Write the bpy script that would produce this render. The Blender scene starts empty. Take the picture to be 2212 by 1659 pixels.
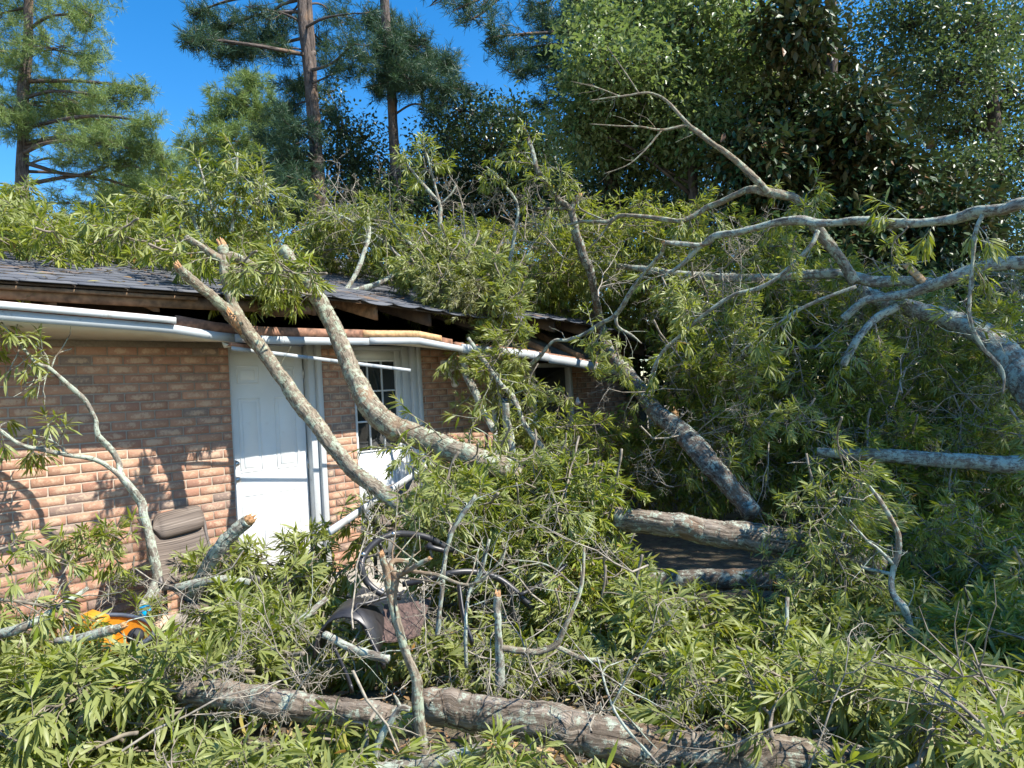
import bpy, math, random
import numpy as np
from mathutils import Vector, Matrix
R = math.radians
random.seed(7); rng = np.random.default_rng(11)
sc = bpy.context.scene
col = sc.collection

# ------------------------------------------------------------------ camera, sky, sun
FOC = 1560.0                     # focal length in units of the 2211 px wide working picture
EYE = np.array([0, 0, 1.51])
roll, pitch = R(3.2), R(.8)
fw = np.array([0, math.cos(pitch), math.sin(pitch)])
up0 = np.array([0, -math.sin(pitch), math.cos(pitch)]); rt0 = np.array([1., 0, 0])
rt = rt0*math.cos(roll)-up0*math.sin(roll); up = up0*math.cos(roll)+rt0*math.sin(roll)
cam = bpy.data.objects.new('camera', bpy.data.cameras.new('camera')); col.objects.link(cam)
cam.data.sensor_fit = 'HORIZONTAL'; cam.data.sensor_width = 36; cam.data.lens = 36*FOC/2211
cam.data.clip_start = .05; cam.data.clip_end = 500
M = Matrix([[rt[0], up[0], -fw[0], EYE[0]], [rt[1], up[1], -fw[1], EYE[1]], [rt[2], up[2], -fw[2], EYE[2]], [0, 0, 0, 1]])
cam.matrix_world = M
sc.camera = cam

TO_SUN = np.array([.617, -.236, .75]); TO_SUN /= np.linalg.norm(TO_SUN)
world = bpy.data.worlds.new('World'); sc.world = world; world.use_nodes = True
wn = world.node_tree; wn.nodes.clear()
sky = wn.nodes.new('ShaderNodeTexSky'); sky.sky_type = 'NISHITA'; sky.sun_disc = False
sky.sun_elevation = math.asin(TO_SUN[2]); sky.sun_rotation = math.atan2(TO_SUN[0], TO_SUN[1])
sky.air_density = 1.0; sky.dust_density = .15; sky.ozone_density = 3.0
bg = wn.nodes.new('ShaderNodeBackground'); bg.inputs[1].default_value = .135
wo = wn.nodes.new('ShaderNodeOutputWorld')
hs = wn.nodes.new('ShaderNodeHueSaturation'); hs.inputs['Saturation'].default_value = 1.38
wn.links.new(sky.outputs[0], hs.inputs['Color']); wn.links.new(hs.outputs[0], bg.inputs[0]); wn.links.new(bg.outputs[0], wo.inputs[0])
sun = bpy.data.objects.new('sun', bpy.data.lights.new('sun', 'SUN')); col.objects.link(sun)
sun.data.energy = 5.0; sun.data.angle = R(.53); sun.data.color = (1, .95, .86)
sun.rotation_euler = Vector(-TO_SUN).to_track_quat('-Z', 'Y').to_euler()
sc.view_settings.view_transform = 'Standard'; sc.view_settings.look = 'None'
sc.view_settings.exposure = .95; sc.view_settings.gamma = 1
sc.cycles.max_bounces = 6; sc.cycles.diffuse_bounces = 3; sc.cycles.glossy_bounces = 2; sc.cycles.transmission_bounces = 4

# ------------------------------------------------------------------ geometry of the place
def ray(u, v): return fw+rt*((u-1105.5)/FOC)-up*((v-829.5)/FOC)
def at(u, v, Y):
    r = ray(u, v); return EYE+r*(Y/r[1])
th = R(42.3)
WD = np.array([math.sin(th), math.cos(th), 0]); WN = np.array([math.cos(th), -math.sin(th), 0])  # along the wall, out of the wall
W0 = at(500, 880, 5.8); W0[2] = 0
def wp(s, o, z): return W0+WD*s+WN*o+np.array([0, 0, z])            # wall coordinates -> world
def atw(u, v, off):
    r = ray(u, v); t = ((W0+WN*off-EYE)@WN)/(r@WN); return EYE+r*t
def pt(u, v, D): return at(u, v, D) if D >= 0 else atw(u, v, -D)     # D < 0: metres in front of the wall
SL = math.tan(R(17)); EO = .62
def roofz(o): return 2.33+(EO-o)*SL
def atroof(u, v, lift=0):
    r = ray(u, v); nrm = WN*SL+np.array([0, 0, 1.]); c = wp(0, EO, 2.33+lift)
    t = ((c-EYE)@nrm)/(r@nrm); return EYE+r*t

# ------------------------------------------------------------------ mesh helpers
def link(o): col.objects.link(o); return o
def mesh(name, V, F, mats, parent=None, uv=None, smooth=False, mi=None):
    """V (n,3); F a list of arrays/lists of faces"""
    me = bpy.data.meshes.new(name)
    V = np.asarray(V, dtype=np.float32)
    if isinstance(F, np.ndarray):
        n, k = F.shape; loops = F.ravel(); starts = np.arange(n)*k; tot = np.full(n, k)
    else:
        tot = np.array([len(f) for f in F]); loops = np.concatenate([np.asarray(f) for f in F]); starts = np.concatenate([[0], np.cumsum(tot)[:-1]]); n = len(F)
    me.vertices.add(len(V)); me.vertices.foreach_set('co', V.ravel())
    me.loops.add(len(loops)); me.loops.foreach_set('vertex_index', loops.astype(np.int32))
    me.polygons.add(n); me.polygons.foreach_set('loop_start', starts.astype(np.int32)); me.polygons.foreach_set('loop_total', tot.astype(np.int32))
    if not isinstance(mats, (list, tuple)): mats = [mats]
    for m in mats: me.materials.append(m)
    if mi is not None: me.polygons.foreach_set('material_index', np.asarray(mi, dtype=np.int32))
    if uv is not None:
        l = me.uv_layers.new(name='UVMap'); l.data.foreach_set('uv', np.asarray(uv, dtype=np.float32)[loops].ravel() if len(uv) == len(V) else np.asarray(uv, dtype=np.float32).ravel())
    if smooth: me.polygons.foreach_set('use_smooth', np.ones(n, dtype=bool))
    me.update(calc_edges=True); me.validate()
    o = link(bpy.data.objects.new(name, me))
    if parent is not None: o.parent = parent; o.matrix_parent_inverse = Matrix.Translation(-parent.location) if parent.type == 'EMPTY' and parent.parent is None else Matrix()
    return o
def tag(o, label=None, cat=None, group=None, kind=None):
    if label: o['label'] = label
    if cat: o['category'] = cat
    if group: o['group'] = group
    if kind: o['kind'] = kind
    return o
def empty(name, loc, label, cat, group=None):
    e = bpy.data.objects.new(name, None); link(e); e.location = loc; e.empty_display_size = .1
    return tag(e, label, cat, group)
class MB:
    def __init__(s): s.V = []; s.F = []; s.UV = []; s.n = 0
    def add(s, V, F, UV=None):
        V = np.asarray(V, float); s.V.append(V)
        s.F += [[i+s.n for i in f] for f in F]
        s.UV.append(np.zeros((len(V), 2)) if UV is None else np.asarray(UV, float)); s.n += len(V)
    def box(s, c, ax, ay, az, bev=0):
        """centre and three half-axis vectors"""
        c = np.asarray(c, float); ax, ay, az = map(lambda a: np.asarray(a, float), (ax, ay, az))
        if bev <= 0:
            V = [c+x*ax+y*ay+z*az for z in (-1, 1) for y in (-1, 1) for x in (-1, 1)]
            s.add(V, [[0, 2, 3, 1], [4, 5, 7, 6], [0, 1, 5, 4], [2, 6, 7, 3], [0, 4, 6, 2], [1, 3, 7, 5]]); return
        L = [np.linalg.norm(a) for a in (ax, ay, az)]; k = [max(.05, 1-bev/l) for l in L]
        V = []; idx = {}
        for z in (-1, 1):
            for y in (-1, 1):
                for x in (-1, 1):
                    for a in range(3):
                        q = [x, y, z]
                        for b in range(3):
                            if b != a: q[b] *= k[b]
                        idx[(x, y, z, a)] = len(V); V.append(c+q[0]*ax+q[1]*ay+q[2]*az)
        F = []
        for a in range(3):
            b, d = [(1, 2), (2, 0), (0, 1)][a]
            for sg in (-1, 1):
                f = []
                for (p, q) in ((-1, -1), (1, -1), (1, 1), (-1, 1)):
                    t = [0, 0, 0]; t[a] = sg; t[b] = p; t[d] = q; f.append(idx[(*t, a)])
                F.append(f if sg > 0 else f[::-1])
        for a in range(3):          # edges along axis a
            b, d = [(1, 2), (2, 0), (0, 1)][a]
            for p in (-1, 1):
                for q in (-1, 1):
                    t0 = [0, 0, 0]; t1 = [0, 0, 0]; t0[a] = -1; t1[a] = 1; t0[b] = t1[b] = p; t0[d] = t1[d] = q
                    f = [idx[(*t0, b)], idx[(*t1, b)], idx[(*t1, d)], idx[(*t0, d)]]
                    F.append(f if p*q < 0 else f[::-1])
        for x in (-1, 1):
            for y in (-1, 1):
                for z in (-1, 1):
                    f = [idx[(x, y, z, a)] for a in range(3)]
                    F.append(f if x*y*z > 0 else f[::-1])
        Va = np.array(V)-c; s.add(V, F, np.stack([Va@ax/(ax@ax), Va@az/(az@az)], -1))
    def wbox(s, s0, s1, o0, o1, z0, z1, bev=0):
        s.box(wp((s0+s1)/2, (o0+o1)/2, (z0+z1)/2), WD*(s1-s0)/2, WN*(o1-o0)/2, [0, 0, (z1-z0)/2], bev)
    def tube(s, P, r, n=8, rough=0, cap=True, seed=0, flat=None):
        """tapering tube through P (k,3), radii r; bark-like unevenness; flat=(normal, factor) squashes it into a bar"""
        P = np.asarray(P, float); k = len(P); r = np.asarray(r, float)*np.ones(k)
        T = np.gradient(P, axis=0); T /= np.linalg.norm(T, axis=1)[:, None]+1e-9
        a = np.array([0, 0, 1.]) if abs(T[0][2]) < .8 else np.array([1., 0, 0])
        N = []; 
        x = np.cross(T[0], a); x /= np.linalg.norm(x)
        for i in range(k):
            x = x-T[i]*(x@T[i]); x /= np.linalg.norm(x); N.append(x)
        N = np.array(N); B = np.cross(T, N)
        ang = np.arange(n)/n*2*math.pi
        ln = np.concatenate([[0], np.cumsum(np.linalg.norm(np.diff(P, axis=0), axis=1))])
        rr = np.repeat(r[:, None], n, 1)
        if rough:
            g = np.random.default_rng(seed+k)
            ph = g.uniform(0, 6.28, 6)
            rr = rr*(1+rough*(.5*np.sin(2*ang[None]+ph[0]+ln[:, None]/(r.mean()*4))+.45*np.sin(3*ang[None]+ph[1]-ln[:, None]/(r.mean()*2.5)))+rough*g.normal(0, .35, (k, n)))
            rr = rr*(1+rough*.6*np.sin(ln[:, None]/(r.mean()*3)+ph[2]))
        V = P[:, None]+N[:, None]*(np.cos(ang)[None]*rr)[..., None]+B[:, None]*(np.sin(ang)[None]*rr)[..., None]
        rm = r.mean()
        UV = np.stack([np.repeat((ang*rm)[None], k, 0), np.repeat(ln[:, None], n, 1)], -1)
        F = []
        for i in range(k-1):
            for j in range(n):
                q = (j+1) % n; F.append([i*n+j, i*n+q, (i+1)*n+q, (i+1)*n+j])
        V = V.reshape(-1, 3); UV = UV.reshape(-1, 2)
        if cap: F.append(list(range(n))[::-1]); F.append([(k-1)*n+j for j in range(n)])
        s.add(V, F, UV)
    def build(s, name, mat, parent=None, smooth=False):
        return mesh(name, np.concatenate(s.V), s.F, mat, parent, np.concatenate(s.UV), smooth)

def crv(pts, step=None, sub=6):
    """Catmull-Rom through rows of any width"""
    P = np.asarray(pts, float)
    if len(P) < 3:
        t = np.linspace(0, 1, sub*2)[:, None]; return P[0]*(1-t)+P[-1]*t
    Q = np.vstack([2*P[0]-P[1], P, 2*P[-1]-P[-2]]); out = []
    for i in range(1, len(Q)-2):
        p0, p1, p2, p3 = Q[i-1:i+3]
        for t in np.linspace(0, 1, sub, endpoint=False):
            out.append(.5*((2*p1)+(p2-p0)*t+(2*p0-5*p1+4*p2-p3)*t*t+(3*p1-p0-3*p2+p3)*t**3))
    out.append(P[-1]); return np.array(out)

# ------------------------------------------------------------------ materials
def nt(name):
    m = bpy.data.materials.new(name); m.use_nodes = True; t = m.node_tree; t.nodes.clear()
    o = t.nodes.new('ShaderNodeOutputMaterial'); return m, t, o
def N(t, typ, **kw):
    n = t.nodes.new(typ)
    for k, v in kw.items():
        if k.startswith('i_'): n.inputs[k[2:].replace('_', ' ')].default_value = v
        else: setattr(n, k, v)
    return n
def ramp(t, src, stops, interp='LINEAR'):
    n = t.nodes.new('ShaderNodeValToRGB'); n.color_ramp.interpolation = interp
    e = n.color_ramp.elements
    while len(e) < len(stops): e.new(.5)
    for el, (p, c) in zip(e, stops): el.position = p; el.color = (*c, 1) if len(c) == 3 else c
    t.links.new(src, n.inputs[0]); return n.outputs[0]
def mix(t, a, b, f, mode='MIX'):
    n = t.nodes.new('ShaderNodeMix'); n.data_type = 'RGBA'; n.blend_type = mode
    for i, x in ((6, a), (7, b), (0, f)):
        if hasattr(x, 'links') or hasattr(x, 'is_output'): t.links.new(x, n.inputs[i])
        else: n.inputs[i].default_value = (*x, 1) if isinstance(x, tuple) else x
    return n.outputs[2]
def simple(name, c, rough=.6, bump=.0, scale=30, var=.15, metal=0, spec=.5):
    m, t, o = nt(name); b = N(t, 'ShaderNodeBsdfPrincipled'); b.inputs['Roughness'].default_value = rough; b.inputs['Metallic'].default_value = metal
    b.inputs['Specular IOR Level'].default_value = spec
    tc = N(t, 'ShaderNodeTexCoord'); nz = N(t, 'ShaderNodeTexNoise'); nz.inputs['Scale'].default_value = scale; nz.inputs['Detail'].default_value = 6
    t.links.new(tc.outputs['Object'], nz.inputs['Vector'])
    d = tuple(x*(1-var*1.6) for x in c); l = tuple(min(1, x*(1+var)) for x in c)
    t.links.new(ramp(t, nz.outputs[0], [(.3, d), (.55, c), (.75, l)]), b.inputs['Base Color'])
    if bump:
        bp = N(t, 'ShaderNodeBump'); bp.inputs['Strength'].default_value = bump; bp.inputs['Distance'].default_value = .01
        t.links.new(nz.outputs[0], bp.inputs['Height']); t.links.new(bp.outputs[0], b.inputs['Normal'])
    t.links.new(b.outputs[0], o.inputs[0]); return m
def leafmat(name, cols, back, trans, rough=.38, tw=.3):
    m, t, o = nt(name); g = N(t, 'ShaderNodeNewGeometry')
    c = ramp(t, g.outputs['Random Per Island'], cols)
    c2 = mix(t, c, back, g.outputs['Backfacing'])
    b = N(t, 'ShaderNodeBsdfPrincipled'); b.inputs['Roughness'].default_value = rough; b.inputs['Specular IOR Level'].default_value = .45
    t.links.new(c2, b.inputs['Base Color'])
    tr = N(t, 'ShaderNodeBsdfTranslucent'); t.links.new(mix(t, c, trans, .5), tr.inputs[0])
    mx = N(t, 'ShaderNodeMixShader'); mx.inputs[0].default_value = tw
    t.links.new(b.outputs[0], mx.inputs[1]); t.links.new(tr.outputs[0], mx.inputs[2]); t.links.new(mx.outputs[0], o.inputs[0]); return m
def barkmat(name, dark, mid, light, lichen, lich=.5, scale=1., bump=.6):
    m, t, o = nt(name); uv = N(t, 'ShaderNodeUVMap'); uv.uv_map = 'UVMap'
    mp = N(t, 'ShaderNodeMapping'); mp.inputs['Scale'].default_value = (70*scale, 14*scale, 1); t.links.new(uv.outputs[0], mp.inputs[0])
    fur = N(t, 'ShaderNodeTexNoise'); fur.inputs['Scale'].default_value = 1; fur.inputs['Detail'].default_value = 8; fur.inputs['Roughness'].default_value = .65; fur.inputs['Distortion'].default_value = .8
    t.links.new(mp.outputs[0], fur.inputs['Vector'])
    tc = N(t, 'ShaderNodeTexCoord')
    n2 = N(t, 'ShaderNodeTexNoise'); n2.inputs['Scale'].default_value = 17; n2.inputs['Detail'].default_value = 10; n2.inputs['Roughness'].default_value = .8; t.links.new(tc.outputs['Object'], n2.inputs['Vector'])
    n3 = N(t, 'ShaderNodeTexNoise'); n3.inputs['Scale'].default_value = 3.2; n3.inputs['Detail'].default_value = 4; t.links.new(tc.outputs['Object'], n3.inputs['Vector'])
    base = ramp(t, fur.outputs[0], [(.34, dark), (.48, mid), (.66, light)])
    base = mix(t, base, (.27, .165, .095), ramp(t, n3.outputs[0], [(.57, (0, 0, 0)), (.7, (.6, .6, .6))]))
    lm = ramp(t, n2.outputs[0], [(.62-.22*lich, (0, 0, 0)), (.67-.22*lich, (1, 1, 1))])
    lm2 = mix(t, lm, ramp(t, fur.outputs[0], [(.36, (0, 0, 0)), (.44, (1, 1, 1))]), 1., 'MULTIPLY')
    c = mix(t, base, lichen, lm2)
    b = N(t, 'ShaderNodeBsdfPrincipled'); b.inputs['Roughness'].default_value = .9; b.inputs['Specular IOR Level'].default_value = .2
    t.links.new(c, b.inputs['Base Color'])
    ad = N(t, 'ShaderNodeMath'); ad.operation = 'ADD'; t.links.new(fur.outputs[0], ad.inputs[0])
    ml = N(t, 'ShaderNodeMath'); ml.operation = 'MULTIPLY'; ml.inputs[1].default_value = .35; t.links.new(n2.outputs[0], ml.inputs[0]); t.links.new(ml.outputs[0], ad.inputs[1])
    bp = N(t, 'ShaderNodeBump'); bp.inputs['Strength'].default_value = bump; bp.inputs['Distance'].default_value = .012/scale
    t.links.new(ad.outputs[0], bp.inputs['Height']); t.links.new(bp.outputs[0], b.inputs['Normal'])
    t.links.new(b.outputs[0], o.inputs[0]); return m

LG = [(0, (.06, .10, .010)), (.2, (.12, .17, .014)), (.5, (.2, .25, .02)), (.78, (.28, .32, .035)), (.93, (.39, .40, .085)), (.965, (.44, .38, .1)), (.985, (.26, .13, .035))]
M_leaf = leafmat('laurel_leaf', LG, (.28, .31, .10), (.44, .49, .03), .45, .38)
M_leafY = leafmat('yellowing_leaf', [(0, (.10, .13, .02)), (.5, (.17, .19, .03)), (1, (.26, .25, .05))], (.24, .24, .1), (.4, .4, .05), .4, .32)
M_needleL = leafmat('pine_needle_light', [(0, (.11, .19, .05)), (.6, (.2, .28, .08)), (1, (.3, .34, .13))], (.2, .28, .09), (.35, .45, .1), .5, .35)
M_needleD = leafmat('pine_needle_dark', [(0, (.03, .075, .045)), (.6, (.055, .11, .055)), (1, (.10, .15, .06))], (.05, .10, .05), (.1, .18, .05), .5, .25)
M_broad = leafmat('broad_leaf', [(0, (.07, .13, .035)), (.5, (.13, .19, .05)), (.85, (.21, .26, .08)), (1, (.34, .35, .14))], (.24, .29, .13), (.3, .42, .08), .36, .36)
M_broad2 = leafmat('mid_broad_leaf', [(0, (.045, .085, .03)), (.5, (.08, .125, .04)), (1, (.15, .19, .06))], (.12, .16, .07), (.16, .25, .05), .42, .3)
M_magn = leafmat('magnolia_leaf', [(0, (.02, .05, .018)), (.5, (.035, .075, .022)), (.93, (.06, .1, .03)), (.95, (.16, .075, .025)), (1, (.12, .06, .02))], (.09, .085, .03), (.06, .1, .02), .42, .12)
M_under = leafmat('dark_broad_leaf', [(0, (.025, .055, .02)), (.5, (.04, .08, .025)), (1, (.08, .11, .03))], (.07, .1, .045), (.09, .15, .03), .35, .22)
M_bark = barkmat('oak_bark', (.06, .045, .03), (.2, .16, .115), (.34, .285, .21), (.36, .40, .29), .5)
M_barkpale = barkmat('lichen_bark', (.07, .055, .042), (.2, .17, .135), (.34, .31, .255), (.40, .44, .35), .66)
M_barklog = barkmat('log_bark', (.05, .038, .028), (.2, .155, .115), (.38, .315, .25), (.42, .46, .36), .4, .55, 1.)
M_barkdark = barkmat('shaded_bark', (.035, .028, .022), (.12, .095, .075), (.22, .195, .16), (.32, .37, .31), .5)  # darker copy of the bark, shade put into the colour
M_barkpine = barkmat('pine_bark', (.035, .028, .024), (.10, .078, .066), (.19, .15, .13), (.22, .2, .18), .2, .35)
M_twig = simple('twig', (.24, .2, .15), .8, 0, 20, .4)
M_wound = simple('splintered_wood', (.5, .27, .12), .7, .8, 60, .35)
M_dead = simple('brown_leaf', (.2, .11, .05), .7, 0, 10, .4)

# ------------------------------------------------------------------ leaves
def leaf_tpl(detail=True, w=.19, curl=.1, fold=.12):
    if detail:
        V = np.array([[0, 0, 0], [.28, w*.42, fold*w*1.2], [.3, 0, .02], [.28, -w*.42, fold*w*1.2],
                      [.66, w*.44, fold*w-curl*.35], [.66, 0, .015-curl*.45], [.66, -w*.44, fold*w-curl*.35], [1, 0, -curl*1.15]], float)
        F = np.array([[0, 1, 2], [0, 2, 3], [1, 4, 5], [1, 5, 2], [2, 5, 6], [2, 6, 3], [4, 7, 5], [5, 7, 6]])
    else:
        V = np.array([[0, 0, 0], [.5, w*.5, .03], [1, 0, -curl], [.5, -w*.5, .03]], float); F = np.array([[0, 3, 2], [0, 2, 1]])
    return V, F
def basis(x, g=None):
    """rows: matrices whose first column is direction x, third as upright as random roll allows"""
    x = x/(np.linalg.norm(x, axis=1)[:, None]+1e-9)
    r = g.normal(0, 1, x.shape)*.55+np.array([0, 0, 1.])
    y = np.cross(r, x); y /= np.linalg.norm(y, axis=1)[:, None]+1e-9
    z = np.cross(x, y); return np.stack([x, y, z], -1)
def place(tplV, tplF, P, B, S):
    V = np.einsum('nij,kj->nki', B, tplV)*np.asarray(S)[:, None, None]+P[:, None]
    n, k = V.shape[:2]
    F = (tplF[None]+(np.arange(n)*k)[:, None, None]).reshape(-1, 3)
    return V.reshape(-1, 3), F
class Leaves:
    def __init__(s): s.P = []; s.X = []; s.S = []
    def whorl(s, p, d, n, L, g, spread=1.0, length=.07):
        d = d/np.linalg.norm(d); a = np.cross(d, [.3, .5, .8]); a /= np.linalg.norm(a); b = np.cross(d, a)
        ph = np.arange(n)*2.4+g.uniform(0, 6); t = np.sqrt(np.linspace(0, 1, n))
        op = (1.2-.85*t)*spread+g.normal(0, .18, n)
        x = d[None]*np.cos(op)[:, None]+(a[None]*np.cos(ph)[:, None]+b[None]*np.sin(ph)[:, None])*np.sin(op)[:, None]
        x[:, 2] -= .42
        s.P.append(p[None]-d[None]*((1-t)*length)[:, None]); s.X.append(x); s.S.append(L*g.uniform(.65, 1.15, n))
    def build(s, name, mat, parent, g, detail=True, w=.155, curl=.15):
        P = np.concatenate(s.P); X = np.concatenate(s.X); S = np.concatenate(s.S)
        V, F = place(*leaf_tpl(detail, w, curl), P, basis(X, g), S)
        return mesh(name, V, F, mat, parent, smooth=detail)

# ------------------------------------------------------------------ ground
M_ground, t, o = nt('leaf_litter')
tc = N(t, 'ShaderNodeTexCoord'); n1 = N(t, 'ShaderNodeTexNoise'); n1.inputs['Scale'].default_value = 14; n1.inputs['Detail'].default_value = 10; n1.inputs['Roughness'].default_value = .75
vo = N(t, 'ShaderNodeTexVoronoi'); vo.inputs['Scale'].default_value = 24
t.links.new(tc.outputs['Object'], n1.inputs[0]); t.links.new(tc.outputs['Object'], vo.inputs['Vector'])
c = mix(t, ramp(t, n1.outputs[0], [(.3, (.06, .045, .03)), (.5, (.17, .13, .09)), (.7, (.32, .27, .2))]), ramp(t, vo.outputs['Color'], [(.2, (.08, .06, .04)), (.6, (.2, .16, .09)), (.9, (.1, .12, .04))]), .45)
b = N(t, 'ShaderNodeBsdfPrincipled'); b.inputs['Roughness'].default_value = .95; t.links.new(c, b.inputs['Base Color'])
bp = N(t, 'ShaderNodeBump'); bp.inputs['Strength'].default_value = 1; bp.inputs['Distance'].default_value = .03; t.links.new(n1.outputs[0], bp.inputs['Height']); t.links.new(bp.outputs[0], b.inputs['Normal']); t.links.new(b.outputs[0], o.inputs[0])
xs = np.concatenate([np.linspace(-250, -12, 12), np.linspace(-10, 14, 90), np.linspace(16, 250, 12)]); ys = np.concatenate([np.linspace(-60, -4, 6), np.linspace(-2, 22, 90), np.linspace(26, 320, 14)])
GX, GY = np.meshgrid(xs, ys); GZ = -.03+.035*np.sin(GX*1.7+GY)*np.cos(GY*1.3-GX*.5)
nx, ny = len(xs), len(ys); ii = np.arange(nx*ny).reshape(ny, nx)
tag(mesh('ground', np.stack([GX, GY, GZ], -1).reshape(-1, 3), np.stack([ii[:-1, :-1], ii[:-1, 1:], ii[1:, 1:], ii[1:, :-1]], -1).reshape(-1, 4), M_ground, smooth=True), 'ground of brown leaf litter under the fallen branches', kind='structure')
M_conc = simple('concrete', (.42, .39, .34), .9, .4, 12, .25)
mb = MB(); mb.wbox(-3.5, 1.9, -.1, 1.5, -.12, .012, .01)
tag(mb.build('patio_slab', M_conc), 'pale concrete patio slab along the brick wall', kind='structure')

# ------------------------------------------------------------------ house
house = empty('brick_house', wp(2, 0, 0), 'red brick house with crushed dark shingle roof under the fallen tree', 'house')
M_brick, t, o = nt('blotchy_brick')
g = N(t, 'ShaderNodeNewGeometry'); tc = N(t, 'ShaderNodeTexCoord')
bc = ramp(t, g.outputs['Random Per Island'], [(0, (.35, .19, .125)), (.2, (.42, .235, .155)), (.45, (.47, .26, .17)), (.7, (.36, .185, .125)), (.9, (.34, .21, .155)), (.97, (.26, .19, .155))])
nb = N(t, 'ShaderNodeTexNoise'); nb.inputs['Scale'].default_value = 48; nb.inputs['Detail'].default_value = 8; nb.inputs['Roughness'].default_value = .68; t.links.new(tc.outputs['Object'], nb.inputs['Vector'])
nl = N(t, 'ShaderNodeTexNoise'); nl.inputs['Scale'].default_value = 7; nl.inputs['Detail'].default_value = 3; t.links.new(tc.outputs['Object'], nl.inputs['Vector'])
ad = N(t, 'ShaderNodeMath'); ad.operation = 'ADD'; t.links.new(nb.outputs[0], ad.inputs[0]); t.links.new(nl.outputs[0], ad.inputs[1])
bl = ramp(t, ad.outputs[0], [(1.0, (0, 0, 0)), (1.14, (.65, .65, .65))])
uvb = N(t, 'ShaderNodeUVMap'); uvb.uv_map = 'UVMap'; sx = N(t, 'ShaderNodeSeparateXYZ'); t.links.new(uvb.outputs[0], sx.inputs[0])
def mth(op, a, b_=None):
    n = N(t, 'ShaderNodeMath'); n.operation = op; t.links.new(a, n.inputs[0])
    if b_ is not None:
        if isinstance(b_, (int, float)): n.inputs[1].default_value = b_
        else: t.links.new(b_, n.inputs[1])
    return n.outputs[0]
eu = mth('POWER', mth('ABSOLUTE', sx.outputs[0]), 4.0); ev = mth('POWER', mth('ABSOLUTE', sx.outputs[1]), 3.0)
edge = mth('MULTIPLY', mth('ADD', eu, ev), .38)
src_ = mth('SUBTRACT', mth('ADD', nb.outputs[0], mth('MULTIPLY', nl.outputs[0], .8)), edge)
bl = ramp(t, src_, [(.78, (0, 0, 0)), (.96, (.68, .68, .68))])
c = mix(t, bc, (.60, .43, .30), bl)
c = mix(t, c, (.3, .13, .08), ramp(t, nb.outputs[0], [(.3, (.35, .35, .35)), (.42, (0, 0, 0))]))
b = N(t, 'ShaderNodeBsdfPrincipled'); b.inputs['Roughness'].default_value = .9; b.inputs['Specular IOR Level'].default_value = .2; t.links.new(c, b.inputs['Base Color'])
bp = N(t, 'ShaderNodeBump'); bp.inputs['Strength'].default_value = .6; bp.inputs['Distance'].default_value = .006; t.links.new(nb.outputs[0], bp.inputs['Height']); t.links.new(bp.outputs[0], b.inputs['Normal']); t.links.new(b.outputs[0], o.inputs[0])
M_mortar = simple('mortar', (.47, .385, .30), .95, .4, 60, .1)
BW, BH = .2032, .0677
OPEN = [(-.0, .854, -1, 2.2), (1.19, 2.0, -1, 2.2), (3.0, 4.47, .78, 1.9)]           # door, paned door, window
wall = None; mb = MB()
g_ = random.Random(3)
def bricks(s0, s1, rows, ztop):
    for r_ in range(rows):
        z0 = -.0195+r_*BH
        if z0+BH > ztop+.01: break
        off = (-.085 if r_ % 2 else -.085+BW/2)
        k = math.floor((s0-off)/BW)
        while off+k*BW < s1:
            a, b_ = max(s0, off+k*BW), min(s1, off+(k+1)*BW); k += 1
            segs = [(a, b_)]
            for (p, q, zz0, zz1) in OPEN:
                if z0+BH > zz0 and z0 < zz1:
                    ns = []
                    for (x, y) in segs:
                        if y <= p or x >= q: ns.append((x, y))
                        else:
                            if x < p: ns.append((x, p))
                            if y > q: ns.append((q, y))
                    segs = ns
            for (x, y) in segs:
                if y-x < .03: continue
                j = g_.uniform(-.0012, .0022)
                mb.wbox(x+.0052+g_.uniform(-.0012, .0012), y-.005, -.09, j, z0+.0054+g_.uniform(-.0008, .0008), z0+BH-.005, .003)
bricks(-3.6, 6.1, 31, 2.06)
wall = mb.build('wall', M_brick, house)
mb = MB()
for (a, b_, z0, z1) in ((-3.6, 0, -.05, 2.06), (.854, 1.19, -.05, 2.06), (2.0, 3.0, -.05, 2.06), (3.0, 4.47, -.05, .78), (3.0, 4.47, 1.9, 2.06), (4.47, 6.1, -.05, 2.06)):
    mb.wbox(a+.003, b_-.003, -.1, -.005, z0, z1)
m_ = mb.build('mortar', M_mortar, wall)
# end return of the house beyond the corner and the far walls
M_in = simple('interior_board', (.10, .085, .07), .95, 0, 5, .2)
mb = MB()
mb.wbox(-3.6, 6.1, -8.2, -8.1, 0, 2.06); mb.wbox(6.0, 6.1, -8.1, -.102, 0, 2.06); mb.wbox(-3.6, -3.5, -8.1, -.102, 0, 2.06)
mb.build('rear_wall', M_brick, house)
M_ceil = simple('attic_dark', (.07, .05, .035), .95, 0, 8, .3)
mb = MB(); mb.wbox(-3.6, 6.1, -8.1, -.102, 2.065, 2.09); mb.build('ceiling', M_ceil, house)

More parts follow.
